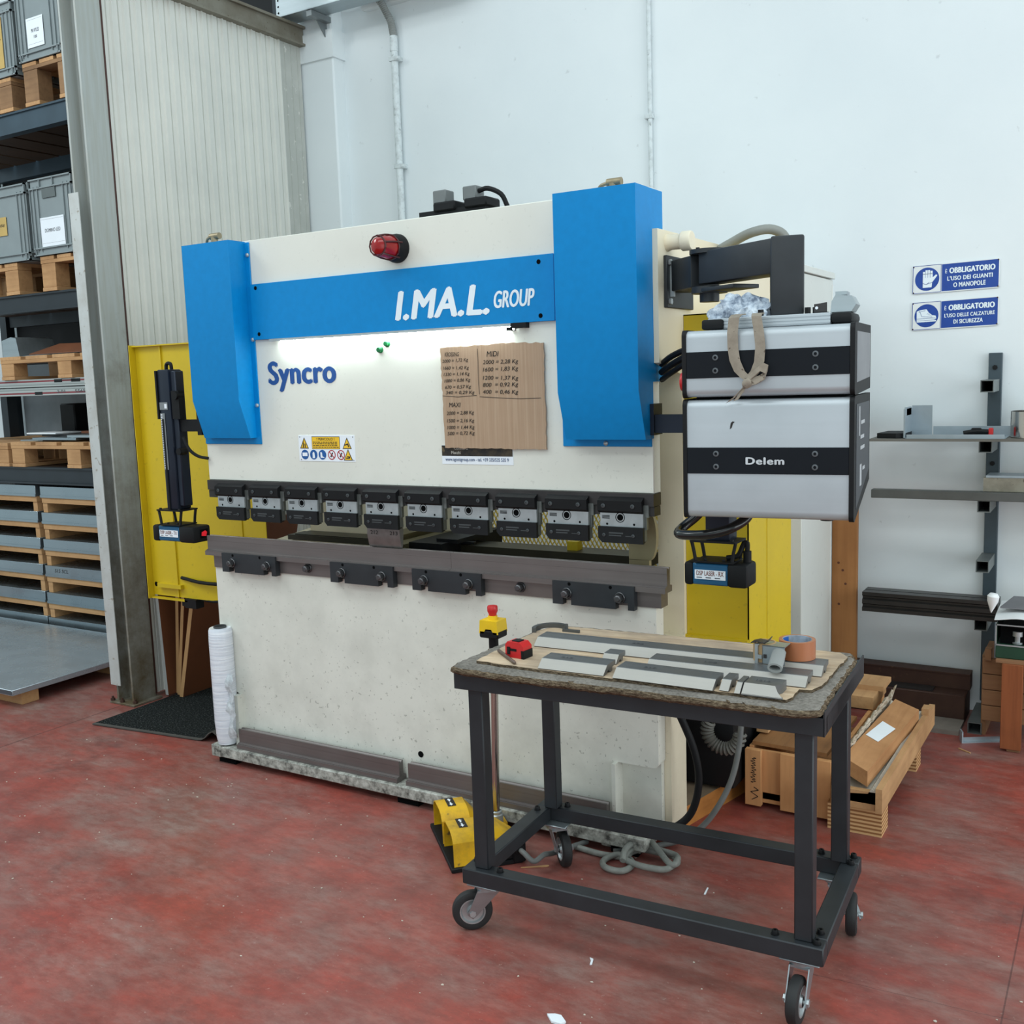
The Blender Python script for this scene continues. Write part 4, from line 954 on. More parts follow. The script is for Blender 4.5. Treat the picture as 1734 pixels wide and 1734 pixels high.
# boards leaning between partition and guard
def leaning(name, y0, y1, xb, xt, th, h, label, mat, group, pale=None):
    t = thing(name, (xb, y0, .009), label, 'board', group)
    d = Vector((xt-xb, 0, h)); 
    mb = MB().prism([(xb, y0, .009), (xb+th, y0, .009), (xb+th, y1, .009), (xb, y1, .009)], d); mb.build('panel', mat, t)
    e = MB().prism([(xb+.001, y0-.001, .009), (xb+th-.001, y0-.001, .009), (xb+th-.001, y0+.002, .009), (xb+.001, y0+.002, .009)], d); e.build('edge', M['mdfedge'] if pale is None else pale, t)
leaning('leaning_board', 3.57, 4.4, -4.37, -4.408, .022, .95, 'brown board leaning left against the ribbed partition beside the steel column', M['mdf'], 'brown boards beside the partition', flat('white_edge', (176, 178, 176), .6))
leaning('leaning_board', 3.62, 4.3, -4.345, -4.26, .024, .93, 'leftmost of three thin brown boards with pale edges leaning right, under the left yellow guard', M['mdf'], 'brown boards beside the partition')
leaning('leaning_board', 3.60, 4.3, -4.314, -4.165, .024, .92, 'middle of three thin brown boards with pale edges leaning right, under the left yellow guard', M['mdf'], 'brown boards beside the partition')
leaning('leaning_board', 3.58, 4.3, -4.275, -4.045, .028, .90, 'rightmost of three thin brown boards with pale edges leaning right, under the left yellow guard', M['mdf'], 'brown boards beside the partition')

# foot pedal with the emergency stop post
FP = thing('foot_pedal', (-2.141, 2.897, 0), 'scuffed yellow double foot pedal on the floor with a red-topped chrome post', 'foot pedal', rz=-43.6)
hood = dirty('scuffed_yellow', (226, 176, 14), (70, 62, 50), .45, 0, .55, 12, 24)
MB().box(-.005, .375, -.012, .235, .0, .016, .003).box(.0, .37, .13, .235, .016, .05, .004).build('base', M['matt'], FP, False)
for i, x in enumerate((.012, .196)):
    w_ = .168; mb = MB(); o_ = [(0, .016), (0, .090), (.012, .112), (.034, .122), (w_-.055, .122), (w_-.028, .114), (w_-.008, .094), (w_, .016)]
    i_ = [(.004, .016), (.004, .088), (.015, .108), (.035, .118), (w_-.056, .118), (w_-.031, .110), (w_-.012, .092), (w_-.004, .016)]
    n = len(o_); vs = []
    for y, s in ((0, 1.), ((.10, .16)[i], 1.0), ((.15, .235)[i], .86)):
        for p in o_: vs.append(Vector((x+p[0], y, .016+(p[1]-.016)*(s if s == 1. else .45))))
        for p in i_: vs.append(Vector((x+p[0], y, .016+(p[1]-.016)*(s if s == 1. else .45))))
    fs = []
    for k in range(2):
        a = k*2*n; b = a+2*n
        fs += [(a+q, a+q+1, b+q+1, b+q) for q in range(n-1)]+[(a+n+q, b+n+q, b+n+q+1, a+n+q+1) for q in range(n-1)]
    fs += [(q, q+n, q+n+1, q+1) for q in range(n-1)]+[(4*n+q, 4*n+q+1, 5*n+q+1, 5*n+q) for q in range(n-1)]+[(4*n+n-1-q for q in range(0))]
    fs = [f for f in fs if not hasattr(f, 'gi_frame')]
    fs.append(tuple(4*n+q for q in range(n)))
    mb._new(vs, fs)
    H_ = mb.build('pedal_hood', hood, FP, False)
    MB().prism([(x+.02, .03, .03), (x+.148, .03, .03), (x+.148, (.10, .14)[i], .055), (x+.02, (.10, .14)[i], .055)], (0, 0, .012)).build('pedal', M['matt'], H_, False)
    k = MB(); P = Plane((x+.03, .035, .1224), (1, 0, 0), (0, 1, 0)); P.rect(k, 0, .075, 0, .03, .0005); k.build('sign_plate', M['ink'], H_, False)
    k = MB(); P.poly(k, [(.006, .013), (.02, .007), (.02, .011), (.034, .011), (.034, .017), (.02, .017), (.02, .022)], .001); P.poly(k, [(.07, .013), (.056, .007), (.056, .011), (.042, .011), (.042, .017), (.056, .017), (.056, .022)], .001); k.build('arrows', M['paper'], H_, False)
MB().box(.08, .19, .155, .235, .050, .062, .01).build('rear_plate', hood, FP, False)
MB().box(.30, .378, .20, .245, .004, .09, .004).cyl((.378, .215, .06), (.405, .22, .06), .016).build('terminal_box', M['matt'], FP, False)
MB().tube([(.405, .22, .06), (.43, .225, .06), (.455, .25, .04), (.44, .29, .05), (.40, .33, .03), (.36, .40, .02), (.33, .48, .016)], .009, 10, 6).build('pedal_cable', M['rubgrey'], FP, False)
px, py = -1.885, 2.925; tx = -1.868
pole = MB().cyl((px, py, .062), (tx, py, .720), .0135, n=20); PO = pole.build('post', M['chrome'], FP)
MB().lathe((px, py, .062), UP, [(.026, 0), (.026, .03), (.022, .034), (.022, .042), (.016, .045)], 20).build('post_collar', M['zinc'], PO)
MB().cyl((tx, py, .700), (tx, py, .747), .017, n=18).box(tx-.038, tx+.038, py-.032, py+.032, .741, .768, .004).build('switch_base', M['matt'], PO)
MB().prism([(tx-.038, py-.032, .757), (tx-.02, py-.032, .757), (tx-.012, py-.032, .773), (tx+.012, py-.032, .773), (tx+.02, py-.032, .757), (tx+.038, py-.032, .757), (tx+.034, py-.032, .803), (tx-.034, py-.032, .803)], (0, .064, 0)).lathe((tx, py, .803), UP, [(.017, 0), (.017, .012), (.012, .014)], 18).build('switch_box', flat('safety_yellow', (236, 196, 30), .4, 0, .06, 20), PO)
MB().lathe((tx, py, .814), UP, [(.013, 0), (.014, .008), (.0185, .018), (.0185, .032), (.0165, .036), (0, .037)], 24).build('stop_button', M['red'], PO)

# cables and plank right of the machine
def cable(name, pts, r, label, mat, cat='cable', extra=None):
    mb = MB().tube(pts, r, 10, 8)
    return solo(name, mb, mat, pts[0], label, cat)
cable('power_cable', [(-1.33, 3.10, .62), (-1.27, 3.12, .50), (-1.22, 3.14, .36), (-1.21, 3.15, .24), (-1.24, 3.14, .13), (-1.31, 3.10, .075), (-1.38, 3.085, .07), (-1.42, 3.095, .085)], .013, 'black cable curving down beside the right end of the press brake to its foot', M['matt'])
cable('flexible_cable', [(-1.115, 3.285, .66), (-1.10, 3.27, .45), (-1.12, 3.24, .26), (-1.18, 3.20, .12), (-1.25, 3.16, .045), (-1.33, 3.12, .014), (-1.46, 3.0, .012)], .010, 'grey cable hanging from the right yellow guard down to the floor beside the plank', M['rubgrey'])
cp_ = [(-1.60, 2.975, .011), (-1.50, 2.965, .011)]
for q in range(10):
    a = R(75-q*40); cp_.append((-1.412+.048*math.cos(a), 2.925+.052*math.sin(a), .011+.004*(q//4)))
for q in range(17):
    a = R(160-q*34); k_ = .006*math.sin(q*2.3); cp_.append((-1.315+(.088+k_)*math.cos(a), 2.985+(.066+k_)*math.sin(a), .020+.005*(q//5)))
cp_ += [(-1.36, 3.06, .05), (-1.40, 2.98, .05), (-1.39, 2.92, .03)]
cable('coiled_cable', cp_, .0105, 'grey cable lying in loose coils on the floor behind the work table', flat('dusty_grey_cable', (126, 128, 122), .6, 0, .2, 30), 'cable')
pk = thing('timber_plank', (-1.35, 3.6, 0), 'thick dusty timber plank on the floor right of the press brake', 'plank')
tpl = [(-1.490, 3.335), (-1.325, 3.292), (-1.20, 3.86), (-1.42, 3.92)]
mb = MB().xy(tpl, .0, .078); o = mb.build('plank', [wood('dusty_wood', (146, 126, 104), (112, 92, 70), 1, .8, 1, (118, 106, 92)), wood('sawn_edge', (178, 118, 58), (116, 70, 34), 1, .7)], pk)
split_sides(o)

# crate, pallet, slab and mouldings
CRW = wood('crate_wood', (206, 152, 102), (160, 108, 66), 2)
CR = thing('wooden_crate', (-1.03, 4.0, 0), 'pale wooden crate with cleats on the floor behind the work table', 'crate')
MB().box(-1.185, -.865, 3.60, 4.45, .02, .06).box(-1.185, -.865, 3.60, 3.615, .035, .222).box(-1.185, -1.17, 3.615, 4.45, .035, .23).box(-.88, -.865, 3.615, 4.45, .035, .23).box(-1.12, -.9, 3.7, 4.3, 0, .02).build('box', CRW, CR)
for a, b in ((-1.190, -1.130), (-1.058, -.985), (-.925, -.875)): MB().box(a, b, 3.575, 3.5995, .012, .228, .001).build('cleat', CRW, CR)
o = MB().prism([(-1.175, 3.62, .232), (-.90, 3.62, .228), (-.89, 4.05, .236), (-1.17, 4.05, .240)], (0, 0, .014)).build('lid', M['dwood'], CR)
MB().box(-1.17, -.86, 4.20, 4.46, .235, .285).box(-1.12, -.84, 4.30, 4.46, .285, .305).box(-1.185, -1.14, 3.70, 4.2, .255, .275).build('upper_slat', M['lwoody'], CR)
k = MB(); P = Plane((-1.168, 3.5745, .20), (0, 0, -1), (1, 0, 0)); P.line(k, [(.003*i, .011+.009*math.sin(i*2.1)+.003*math.sin(i*.9)) for i in range(34)], .0022); P.line(k, [(.115, .012), (.125, .03), (.135, .0), (.15, .028), (.165, .004)], .003); k.build('handwriting', M['ink'], CR)
PLT = thing('long_pallet', (-.77, 4.0, 0), 'pale timber pallet with plywood blocks on the floor right of the wooden crate', 'pallet')
plyb = NT('plywood_block'); plyb.pr(.8, 0, .2); v = plyb.coord((1, 1, 1)); z_ = plyb.sep(v)[2]; fz = plyb.math('FRACT', plyb.math('MULTIPLY', z_, 70.))
plyb.col(plyb.ramp(fz, [(.0, lin((212, 172, 124))), (.5, lin((206, 164, 116))), (.55, lin((140, 96, 60))), (.95, lin((150, 104, 66)))]))
for y0, y1 in ((3.535, 3.64), (4.20, 4.30)): MB().box(-.875, -.69, y0, y1, 0, .098).build('block', plyb.m, PLT)
MB().prism([(-.705, 3.50, .10), (-.683, 3.50, .10), (-.672, 4.52, .10), (-.694, 4.52, .10)], (0, 0, .088)).build('side_board', M['lwoody'], PLT)
MB().box(-.86, -.706, 3.52, 3.545, .10, .165).box(-.86, -.80, 3.545, 4.5, .10, .12).box(-.79, -.706, 3.545, 4.5, .10, .12).box(-.70, -.672, 4.36, 4.42, .188, .215).build('deck_board', M['lwoody'], PLT)
mo = MB().prism([(-.855, 3.52, .122), (-.708, 3.52, .122), (-.708, 3.52, .165), (-.722, 3.52, .178), (-.735, 3.52, .158), (-.80, 3.52, .150), (-.835, 3.52, .165), (-.855, 3.52, .190)], (.012, .98, 0))
WM = dirty('off_white_moulding', (206, 200, 186), (150, 138, 120), .7, 0, .5, 14, 60)
solo('moulding_strip', mo, WM, (-.78, 3.52, .122), 'dirty off-white moulded channel lying on the timber pallet under the wooden slab', 'moulding')
sl = MB().prism([(-.838, 3.60, .192), (-.742, 3.545, .172), (-.700, 4.30, .172), (-.80, 4.34, .192)], (0, 0, .056))
solo('wooden_slab', sl, [wood('slab_wood', (186, 138, 94), (140, 94, 58), 1)], (-.77, 3.9, .18), 'thick wooden slab with a white paper on it, on the timber pallet', 'slab')
pp = MB().prism([(-.815, 3.86, .247), (-.765, 3.83, .237), (-.735, 4.00, .237), (-.79, 4.04, .247)], (0, 0, .0012))
solo('paper_slip', pp, M['paper'], (-.78, 3.9, .247), 'small white slip of paper lying on the thick wooden slab', 'paper')
bk_ = MB(); ring = []
for j in range(2):
    pass
bp_ = [(-.862, .20), (-.85, .245), (-.83, .285), (-.823, .29), (-.838, .245), (-.845, .20)]
nseg = 30
vs = []
for i in range(nseg+1):
    y = 3.585+.80*i/nseg
    for (x, z) in bp_: vs.append(Vector((x+.02*i/nseg+random.uniform(-.003, .003), y+random.uniform(-.004, .004), z+.008*math.sin(i*1.7)*(1 if z > .24 else 0)+random.uniform(-.003, .003))))
m_ = len(bp_)
bk_._new(vs, [(i*m_+q, i*m_+(q+1) % m_, (i+1)*m_+(q+1) % m_, (i+1)*m_+q) for i in range(nseg) for q in range(m_)]+[tuple(range(m_)), tuple(reversed(range(nseg*m_, nseg*m_+m_)))])
tb = NT('ribbed_offcut'); tb.pr(.85, 0, .2); v = tb.coord((140, 3, 140)); f = tb.noise(v, 1.2, 4); tb.col(tb.ramp(f, [(.35, lin((150, 134, 112))), (.6, lin((216, 208, 190)))])); tb.bump(f, .6, .01)
solo('ribbed_offcut', bk_, tb.m, (-.85, 3.6, .20), 'broken cream ribbed strip leaning between the crate and the thick wooden slab', 'offcut')

# electrical cabinet and the tall board beside it
EC = thing('electrical_cabinet', (-1.45, 4.62, 0), 'tall white steel cabinet standing behind the right side of the press brake', 'cabinet')
CW = dirty('white_cabinet', (214, 217, 212), (180, 182, 176), .45, 0, .2, 3, 40)
MB().box(-1.75, -1.20, 4.37, 4.88, 0, 2.02, .003).build('body', CW, EC)
MB().box(-1.76, -1.192, 4.36, 4.89, 2.024, 2.052, .002).build('lid', CW, EC)
MB().box(-1.1998, -1.198, 4.865, 4.878, .05, 2.0).build('corner_seam', flat('pale_seam', (232, 234, 230), .4), EC)
BW = wood('tall_board_wood', (168, 116, 70), (124, 80, 44), 2, .6, .7)
tbd = thing('tall_board', (-1.14, 4.93, 0), 'tall orange-brown wooden board standing upright beside the white cabinet', 'board')
MB().box(-1.205, -1.088, 4.915, 4.945, 0, 1.35, .002).build('board', BW, tbd)
k = MB(); P = front(-1.205, 4.915, 0)
for a, b in ((.032, .70), (.052, .665), (.035, .50), (.065, .60)): P.disc(k, a, b, .006, .0006)
k.build('knot', flat('wood_knot', (88, 46, 26), .6), tbd)

# ================================================================== THE BACK WALL
def sign(z0, z1, lines, picto, label):
    x0 = -.893
    t = thing('safety_sign', (-.71, 5.095, (z0+z1)/2), label, 'sign', 'blue safety signs on the wall')
    SM = Matrix.Translation((x0, 5.1, (z0+z1)/2)) @ Matrix.Rotation(R(1.2), 4, 'Y') if False else None
    h_ = z1-z0; w_ = .366; P = Plane((x0, 5.098, z0), (1, 0, .018))
    k = MB(); P.poly(k, [(0, .006), (.006, 0), (w_-.006, 0), (w_, .006), (w_, h_-.006), (w_-.006, h_), (.006, h_), (0, h_-.006)], .0, .004); k.build('plate', flat('enamel_white', (226, 230, 230), .35), t)
    k = MB(); P.rect(k, .127, w_-.004, .004, h_-.004, .0045); P.disc(k, .064, h_/2, .052, .0045, 40)
    for q in (.0, ): P.line(k, [(.003, .003), (.124, .003), (.124, h_-.003), (.003, h_-.003), (.003, .003)], .0022, .0045)
    k.build('blue_field', flat('enamel_blue', (22, 66, 150), .35, 0, .06, 30), t)
    k = MB()
    for s, a0, a1, b0, b1, bo in lines: P.text(k, s, a0, a1, b0, b1, bo, 0, .0052, space=1.08)
    k.build('lettering', M['textwhite'], t)
    k = MB(); kb = MB()
    if picto == 'glove':
        k2 = [(.046, .026), (.084, .026), (.086, .048), (.100, .066), (.108, .078), (.102, .082), (.088, .070), (.088, .088), (.046, .088), (.046, .048)]
        P.poly(k, k2, .0052)
        for q in range(4): P.rect(k, .046+q*.0107, .0552+q*.0107, .086, .098+(0, .006, .006, .002)[q], .0052)
        for q in range(3): P.line(kb, [(.0560+q*.0107, .07), (.0560+q*.0107, .10)], .0012, .006)
        P.line(kb, [(.046, .046), (.06, .040), (.086, .048)], .0016, .006); P.line(kb, [(.062, .040), (.074, .050)], .0014, .006)
    else:
        P.poly(k, [(.022, .044), (.098, .044), (.107, .050), (.104, .062), (.088, .066), (.074, .078), (.064, .094), (.032, .090), (.022, .086)], .0052)
        P.rect(k, .022, .106, .036, .0425, .0052)
        P.line(kb, [(.022, .052), (.104, .052)], .0014, .006); P.line(kb, [(.034, .088), (.044, .062), (.090, .056)], .0014, .006); P.line(kb, [(.030, .083), (.060, .088)], .0014, .006)
        for q in range(4): P.line(kb, [(.066+q*.006, .070-q*.003), (.072+q*.006, .075-q*.004)], .0012, .006)
    k.build('pictogram', M['textwhite'], t); kb.build('pictogram_lines', M['textblue'], t)
    k = MB()
    for a, b in ((.006, .006), (w_-.006, .006), (.006, h_-.006), (w_-.006, h_-.006)): P.disc(k, a, b, .003, .006)
    k.build('rivet', M['rust'], t)
sign(1.944, 2.072, [('È', .141, .149, .083, .104, .0), ('OBBLIGATORIO', .158, .348, .081, .105, .09), ("L'USO DEI GUANTI", .150, .338, .049, .068, .06), ('O MANOPOLE', .176, .310, .018, .038, .06)], 'glove', 'upper blue and white safety sign on the wall, with a glove symbol')
sign(1.779, 1.907, [('È', .141, .149, .083, .104, .0), ('OBBLIGATORIO', .158, .350, .081, .105, .09), ("L'USO DELLE CALZATURE", .141, .350, .050, .067, .055), ('DI SICUREZZA', .180, .302, .020, .038, .06)], 'shoe', 'lower blue and white safety sign on the wall, with a safety shoe symbol')

# conduits, clips and cable tray
WP = dirty('painted_conduit', (214, 222, 224), (150, 156, 156), .5, 0, .6, 30, 60)
CD = thing('wall_conduit', (-3.775, 5.07, 0), 'white-painted conduit running up the wall, its top bending away as ribbed grey hose', 'conduit')
MB().cyl((-3.775, 5.07, 0), (-3.775, 5.07, 3.545), .021).cyl((-3.775, 5.07, 3.535), (-3.775, 5.07, 3.62), .0235).build('pipe', WP, CD)
fx = MB(); pth = [Vector((-3.775, 5.07, 3.62)), Vector((-3.785, 5.065, 3.70)), Vector((-3.82, 5.04, 3.79)), Vector((-3.86, 5.0, 3.87)), Vector((-3.87, 4.97, 3.97)), Vector((-3.87, 4.95, 4.1))]
fx.tube(pth, .0185, 14, 8)
fine = []
for i in range(len(pth)-1):
    for q in range(9): fine.append(pth[i].lerp(pth[i+1], q/9))
for i in range(1, len(fine)-1): fx.lathe(fine[i], (fine[i+1]-fine[i-1]), [(.018, -.004), (.0225, 0), (.018, .004)], 14)
fx.build('flexible_hose', flat('grey_flex', (150, 154, 152), .5), CD)
for z in (3.49, 2.885, 2.25): MB().box(-3.80, -3.738, 5.045, WY, z-.012, z+.012, .002).box(-3.745, -3.728, 5.04, 5.06, z-.008, z+.008).build('pipe_clip', WP, CD)
c2 = thing('thin_conduit', (-2.178, 5.085, 0), 'thin white conduit running straight up the wall behind the right blue cover', 'conduit')
MB().cyl((-2.178, 5.085, 0), (-2.178, 5.085, 4.4), .0115).cyl((-2.178, 5.085, 3.72), (-2.178, 5.085, 3.80), .014).build('pipe', WP, c2)
for z in (2.93, 2.2, 3.6): MB().box(-2.205, -2.160, 5.07, WY, z-.012, z+.012, .002).build('pipe_clip', WP, c2)
CT = thing('cable_tray', (-4.1, 4.85, 3.79), 'galvanised cable tray on a bracket high on the wall above the pillar', 'cable tray')
MB().box(-4.44, -3.2, 4.82, 4.823, 3.79, 3.90).box(-4.44, -3.2, 4.96, 4.963, 3.79, 3.90).box(-4.44, -3.2, 4.82, 4.963, 3.788, 3.791).box(-4.443, -4.44, 4.82, 4.963, 3.79, 3.90).build('tray', M['galv'], CT)
MB().box(-4.22, -4.18, 4.83, 5.0, 3.755, 3.787).prism([(-4.22, 5.0, 3.787), (-4.22, 4.9, 3.77), (-4.22, 5.0, 3.66)], (.006, 0, 0)).build('bracket', flat('zinc_bracket', (130, 136, 138), .45, .5), CT)
k = MB(); P = front(0, 4.8195, 0)
for z in (3.81, 3.845, 3.88): P.disc(k, -4.425, z, .006, .0005)
k.build('hole', M['hole'], CT)

# wall rack with square bracket tubes
WR = thing('wall_rack', (-.53, 5.08, 0), 'dark grey upright bar with square tube brackets fixed to the wall under the signs', 'wall rack')
SLT = flat('slate_paint', (62, 76, 84), .5, .1, .12, 12)
MB().box(-.560, -.505, 5.07, WY, .06, 1.664, .002).build('upright', SLT, WR)
TBM = flat('bare_tube', (112, 118, 118), .45, .5, .15, 14)
for z in (1.496, 1.236, .975, .708, .447):
    o = MB(); x0, x1, y0, y1, h2, w_ = -.566, -.513, 4.85, 5.07, .052, .0035
    o.box(x0, x1, y0, y1, z, z+w_).box(x0, x1, y0, y1, z+h2-w_, z+h2).box(x0, x0+w_, y0, y1, z+w_, z+h2-w_).box(x1-w_, x1, y0, y1, z+w_, z+h2-w_)
    B2 = o.build('bracket_tube', TBM, WR); MB().box(x0+w_, x1-w_, 5.0, 5.005, z+w_, z+h2-w_).build('tube_inside', M['hole'], B2)
for z in (1.60, 1.17): MB().hexbolt((-.533, 5.07, z), (0, -1, 0), .011, .008).build('wall_bolt', M['matt'], WR)
sh = MB().box(-1.01, .2, 4.78, 5.0, 1.2885, 1.3); solo('shelf_plate', sh, wood('grey_shelf', (112, 110, 104), (84, 82, 78), 0, .7), (-.5, 4.9, 1.289), 'long thin grey plank lying across the wall rack, the highest shelf', 'shelf')
k = MB().prism([(-.985, 4.82, 1.301), (-.90, 4.80, 1.301), (-.86, 4.82, 1.301), (-.862, 4.99, 1.301), (-.97, 4.99, 1.301)], (0, .0, .022)); solo('steel_offcut', k, M['matt'], (-.92, 4.88, 1.301), 'thin dark steel offcut at the left end of the highest wall shelf', 'offcut')
U = MB().box(-.862, -.455, 4.80, 4.97, 1.3005, 1.303).box(-.855, -.46, 4.797, 4.80, 1.30, 1.318).box(-.77, -.455, 4.968, 4.971, 1.303, 1.345).box(-.868, -.862, 4.80, 4.97, 1.303, 1.43).box(-.862, -.775, 4.965, 4.968, 1.303, 1.44).box(-.872, -.862, 4.84, 4.95, 1.40, 1.436)
GT = flat('grey_coated_steel', (158, 170, 178), .4, .35, .06, 20)
solo('folded_tray', U, GT, (-.65, 4.88, 1.3), 'grey folded sheet metal tray with one tall end on the highest wall shelf', 'tray')
t = thing('pliers', (-.57, 4.87, 1.303), 'black pliers with a red tip lying in the folded tray', 'pliers')
MB().tube([(-.63, 4.86, 1.32), (-.58, 4.865, 1.328), (-.53, 4.87, 1.326)], .010, 8, 4).tube([(-.625, 4.88, 1.314), (-.58, 4.885, 1.322), (-.53, 4.875, 1.320)], .010, 8, 4).box(-.60, -.56, 4.86, 4.89, 1.318, 1.342, .004).build('jaws', M['matt'], t)
MB().box(-.53, -.512, 4.858, 4.885, 1.304, 1.342, .003).build('grip_end', M['red'], t)
MB().lathe((-.33, 4.90, 1.3005), UP, [(.118, 0), (.118, .11), (.1165, .11), (.1165, .002), (0, .002)], 40)
mb = MB().lathe((-.33, 4.90, 1.3005), UP, [(0, 0), (.118, 0), (.118, .112), (.1165, .112), (.1165, .004), (0, .004)], 48); solo('steel_ring', mb, M['chrome'], (-.33, 4.9, 1.3), 'shiny curved steel cylinder at the right end of the highest wall shelf', 'cylinder')
b = MB().box(-1.01, .2, 4.83, 4.88, 1.0275, 1.066, .002); solo('steel_bar', b, flat('grey_bar', (92, 94, 92), .45, .4, .15, 8), (-.5, 4.85, 1.03), 'long dark grey rectangular steel bar on the wall rack under the highest shelf', 'bar')
b = MB().box(-.545, .2, 4.86, 5.0, 1.067, 1.126); solo('stained_block', b, dirty('mottled_board', (140, 136, 122), (92, 84, 72), .7, 0, .8, 14, 50), (-.3, 4.9, 1.067), 'mottled stained board lying on the dark steel bar', 'board')
b = MB().box(-.535, .2, 4.86, 5.0, 1.127, 1.136); solo('grey_plate', b, GT, (-.3, 4.9, 1.127), 'thin blue-grey plate lying on top of the mottled board', 'plate')
for i, (y, lab) in enumerate(((4.81, 'front one of two long black grooved profiles on the wall rack'), (4.875, 'rear one of two long black grooved profiles on the wall rack'))):
    z = .5005; p = [(y, z), (y+.055, z), (y+.055, z+.090), (y, z+.090), (y, z+.074), (y+.012, z+.068), (y+.012, z+.060), (y, z+.054), (y, z+.036), (y+.012, z+.030), (y+.012, z+.022), (y, z+.016)]
    solo('grooved_profile', MB().yz(p, -1.04, -.470), flat('dark_profile', (58, 56, 54), .38, .6, .12, 10), (-.5, y, z), lab, 'profile', 'black grooved profiles')

# things on the floor along the back wall
RB = M['rust']
b = MB().box(-1.30, -.592, 4.985, 5.06, .128, .20).box(-1.30, -.592, 4.98, 5.065, .196, .203); solo('steel_channel', b, RB, (-.9, 5.02, .128), 'rusty brown steel channel lying on a thicker one against the wall', 'channel')
b = MB().box(-1.35, -.600, 4.885, 5.06, 0, .127, .004); solo('steel_beam', b, RB, (-.95, 4.97, 0), 'thick rusty brown steel beam on the floor against the wall', 'beam')
b = MB().box(-1.0, -.74, 4.90, 4.975, .1275, .1325); solo('flat_strip', b, M['dgrey'], (-.87, 4.94, .1275), 'flat grey strip lying on top of the thick rusty beam', 'strip')
b = MB().prism([(-.95, 4.70, 0), (-.60, 4.705, 0), (-.60, 4.875, 0), (-.95, 4.875, 0)], (0, 0, .02)); solo('concrete_tile', b, flat('concrete', (120, 112, 104), .85, 0, .12, 20), (-.75, 4.8, 0), 'grey concrete tile on the floor in front of the rusty beam', 'tile')
o = MB().box(-.572, -.515, 4.76, 5.06, 0, .004).box(-.572, -.515, 4.76, 5.06, .048, .052).box(-.572, -.568, 4.76, 5.06, .004, .048).box(-.519, -.515, 4.76, 5.06, .004, .048).box(-.568, -.519, 4.90, 4.904, .004, .048)
solo('square_tube', o, TBM, (-.543, 4.9, 0), 'short open square steel tube lying on the floor under the wall rack', 'tube')
o = MB().prism([(-.575, 4.615, 0), (-.43, 4.70, 0), (-.435, 4.712, 0), (-.58, 4.628, 0)], (0, 0, .004)).prism([(-.575, 4.615, 0), (-.57, 4.618, 0), (-.585, 4.66, 0), (-.59, 4.657, 0)], (0, 0, .05)).prism([(-.577, 4.628, .004), (-.433, 4.712, .004), (-.435, 4.714, .004), (-.579, 4.63, .004)], (0, 0, .018))
solo('metal_angle', o, GT, (-.5, 4.66, 0), 'small grey metal angle piece on the floor in front of the square tube', 'angle piece')
CRR = thing('timber_crate', (-.28, 4.75, 0), 'weathered timber crate at the right edge, carrying the green toolbox', 'crate')
pw_ = wood('weathered_plank', (150, 112, 82), (108, 76, 54), 0, .8)
for q in range(4): MB().box(-.515, .15, 4.74, 4.77, .075+q*.070, .142+q*.070, .002).build('plank', pw_, CRR)
MB().box(-.425, -.345, 4.585, 4.61, .012, .378, .002).box(-.425, -.40, 4.61, 4.74, .02, .378).build('corner_board', M['redwood'], CRR)
MB().box(-.45, .15, 4.60, 5.03, .3785, .392).box(-.52, -.50, 4.77, 5.03, .0, .36).box(-.505, -.48, 4.72, 4.76, .35, .40).box(-.40, -.35, 4.60, 4.65, 0, .012).build('frame', pw_, CRR)
GB = thing('toolbox', (-.30, 4.68, .392), 'open dark green metal toolbox on the timber crate at the right edge', 'toolbox')
gm = flat('dark_green_paint', (28, 66, 48), .42, .1, .12, 12)
MB().box(-.455, -.05, 4.62, 4.90, .3925, .45, .003).box(-.455, -.452, 4.62, 4.90, .45, .535).box(-.455, -.05, 4.897, 4.90, .45, .535).build('body', gm, GB)
MB().box(-.456, -.05, 4.617, 4.62, .447, .453).box(-.456, -.451, 4.617, 4.622, .45, .537).box(-.456, -.05, 4.617, 4.622, .533, .538).build('rim', M['zinc'], GB)
MB().cyl((-.375, 4.66, .452), (-.375, 4.66, .50), .014, n=12).cyl((-.375, 4.66, .485), (-.375, 4.66, .505), .022, n=14).cyl((-.375, 4.66, .452), (-.375, 4.66, .46), .022, n=14).build('latch', M['zinc'], GB)
MB().box(-.44, -.06, 4.65, 4.88, .45, .52).tube([(-.45, 4.64, .555), (-.43, 4.63, .535), (-.38, 4.63, .528), (-.34, 4.64, .53)], .006, 8, 4).build('tray', M['hole'], GB)
wb = MB().grid(-.46, -.05, 4.60, 4.88, 20, 14, lambda x, y: .575+.05*(y-4.60)+.02*math.sin(x*30)*.3-.05*max(0, 4.66-y)*3, .002)
wb.lathe((-.475, 4.62, .585), (.1, 0, 1), [(.002, 0), (.006, .01), (.022, .05), (.024, .07), (.015, .082), (0, .084)], 14)
MB()
solo('plastic_bag', wb, M['white'], (-.3, 4.7, .58), 'white plastic bag with a knotted corner over the toolbox', 'bag')
k = MB().prism([(-.445, 4.66, .598), (-.30, 4.66, .598), (-.05, 4.70, .60), (-.05, 4.86, .612), (-.41, 4.84, .61)], (0, 0, .006)); k2 = solo('grey_folder', k, flat('grey_vinyl', (112, 112, 116), .6), (-.3, 4.75, .6), 'flat grey sheet with a white disc lying on the plastic bag', 'sheet')
k = MB().lathe((-.27, 4.755, .612), (0, -.05, 1), [(0, .0), (.105, .0), (.105, .002), (0, .002)], 32); k.build('disc', M['white'], k2) if False else None
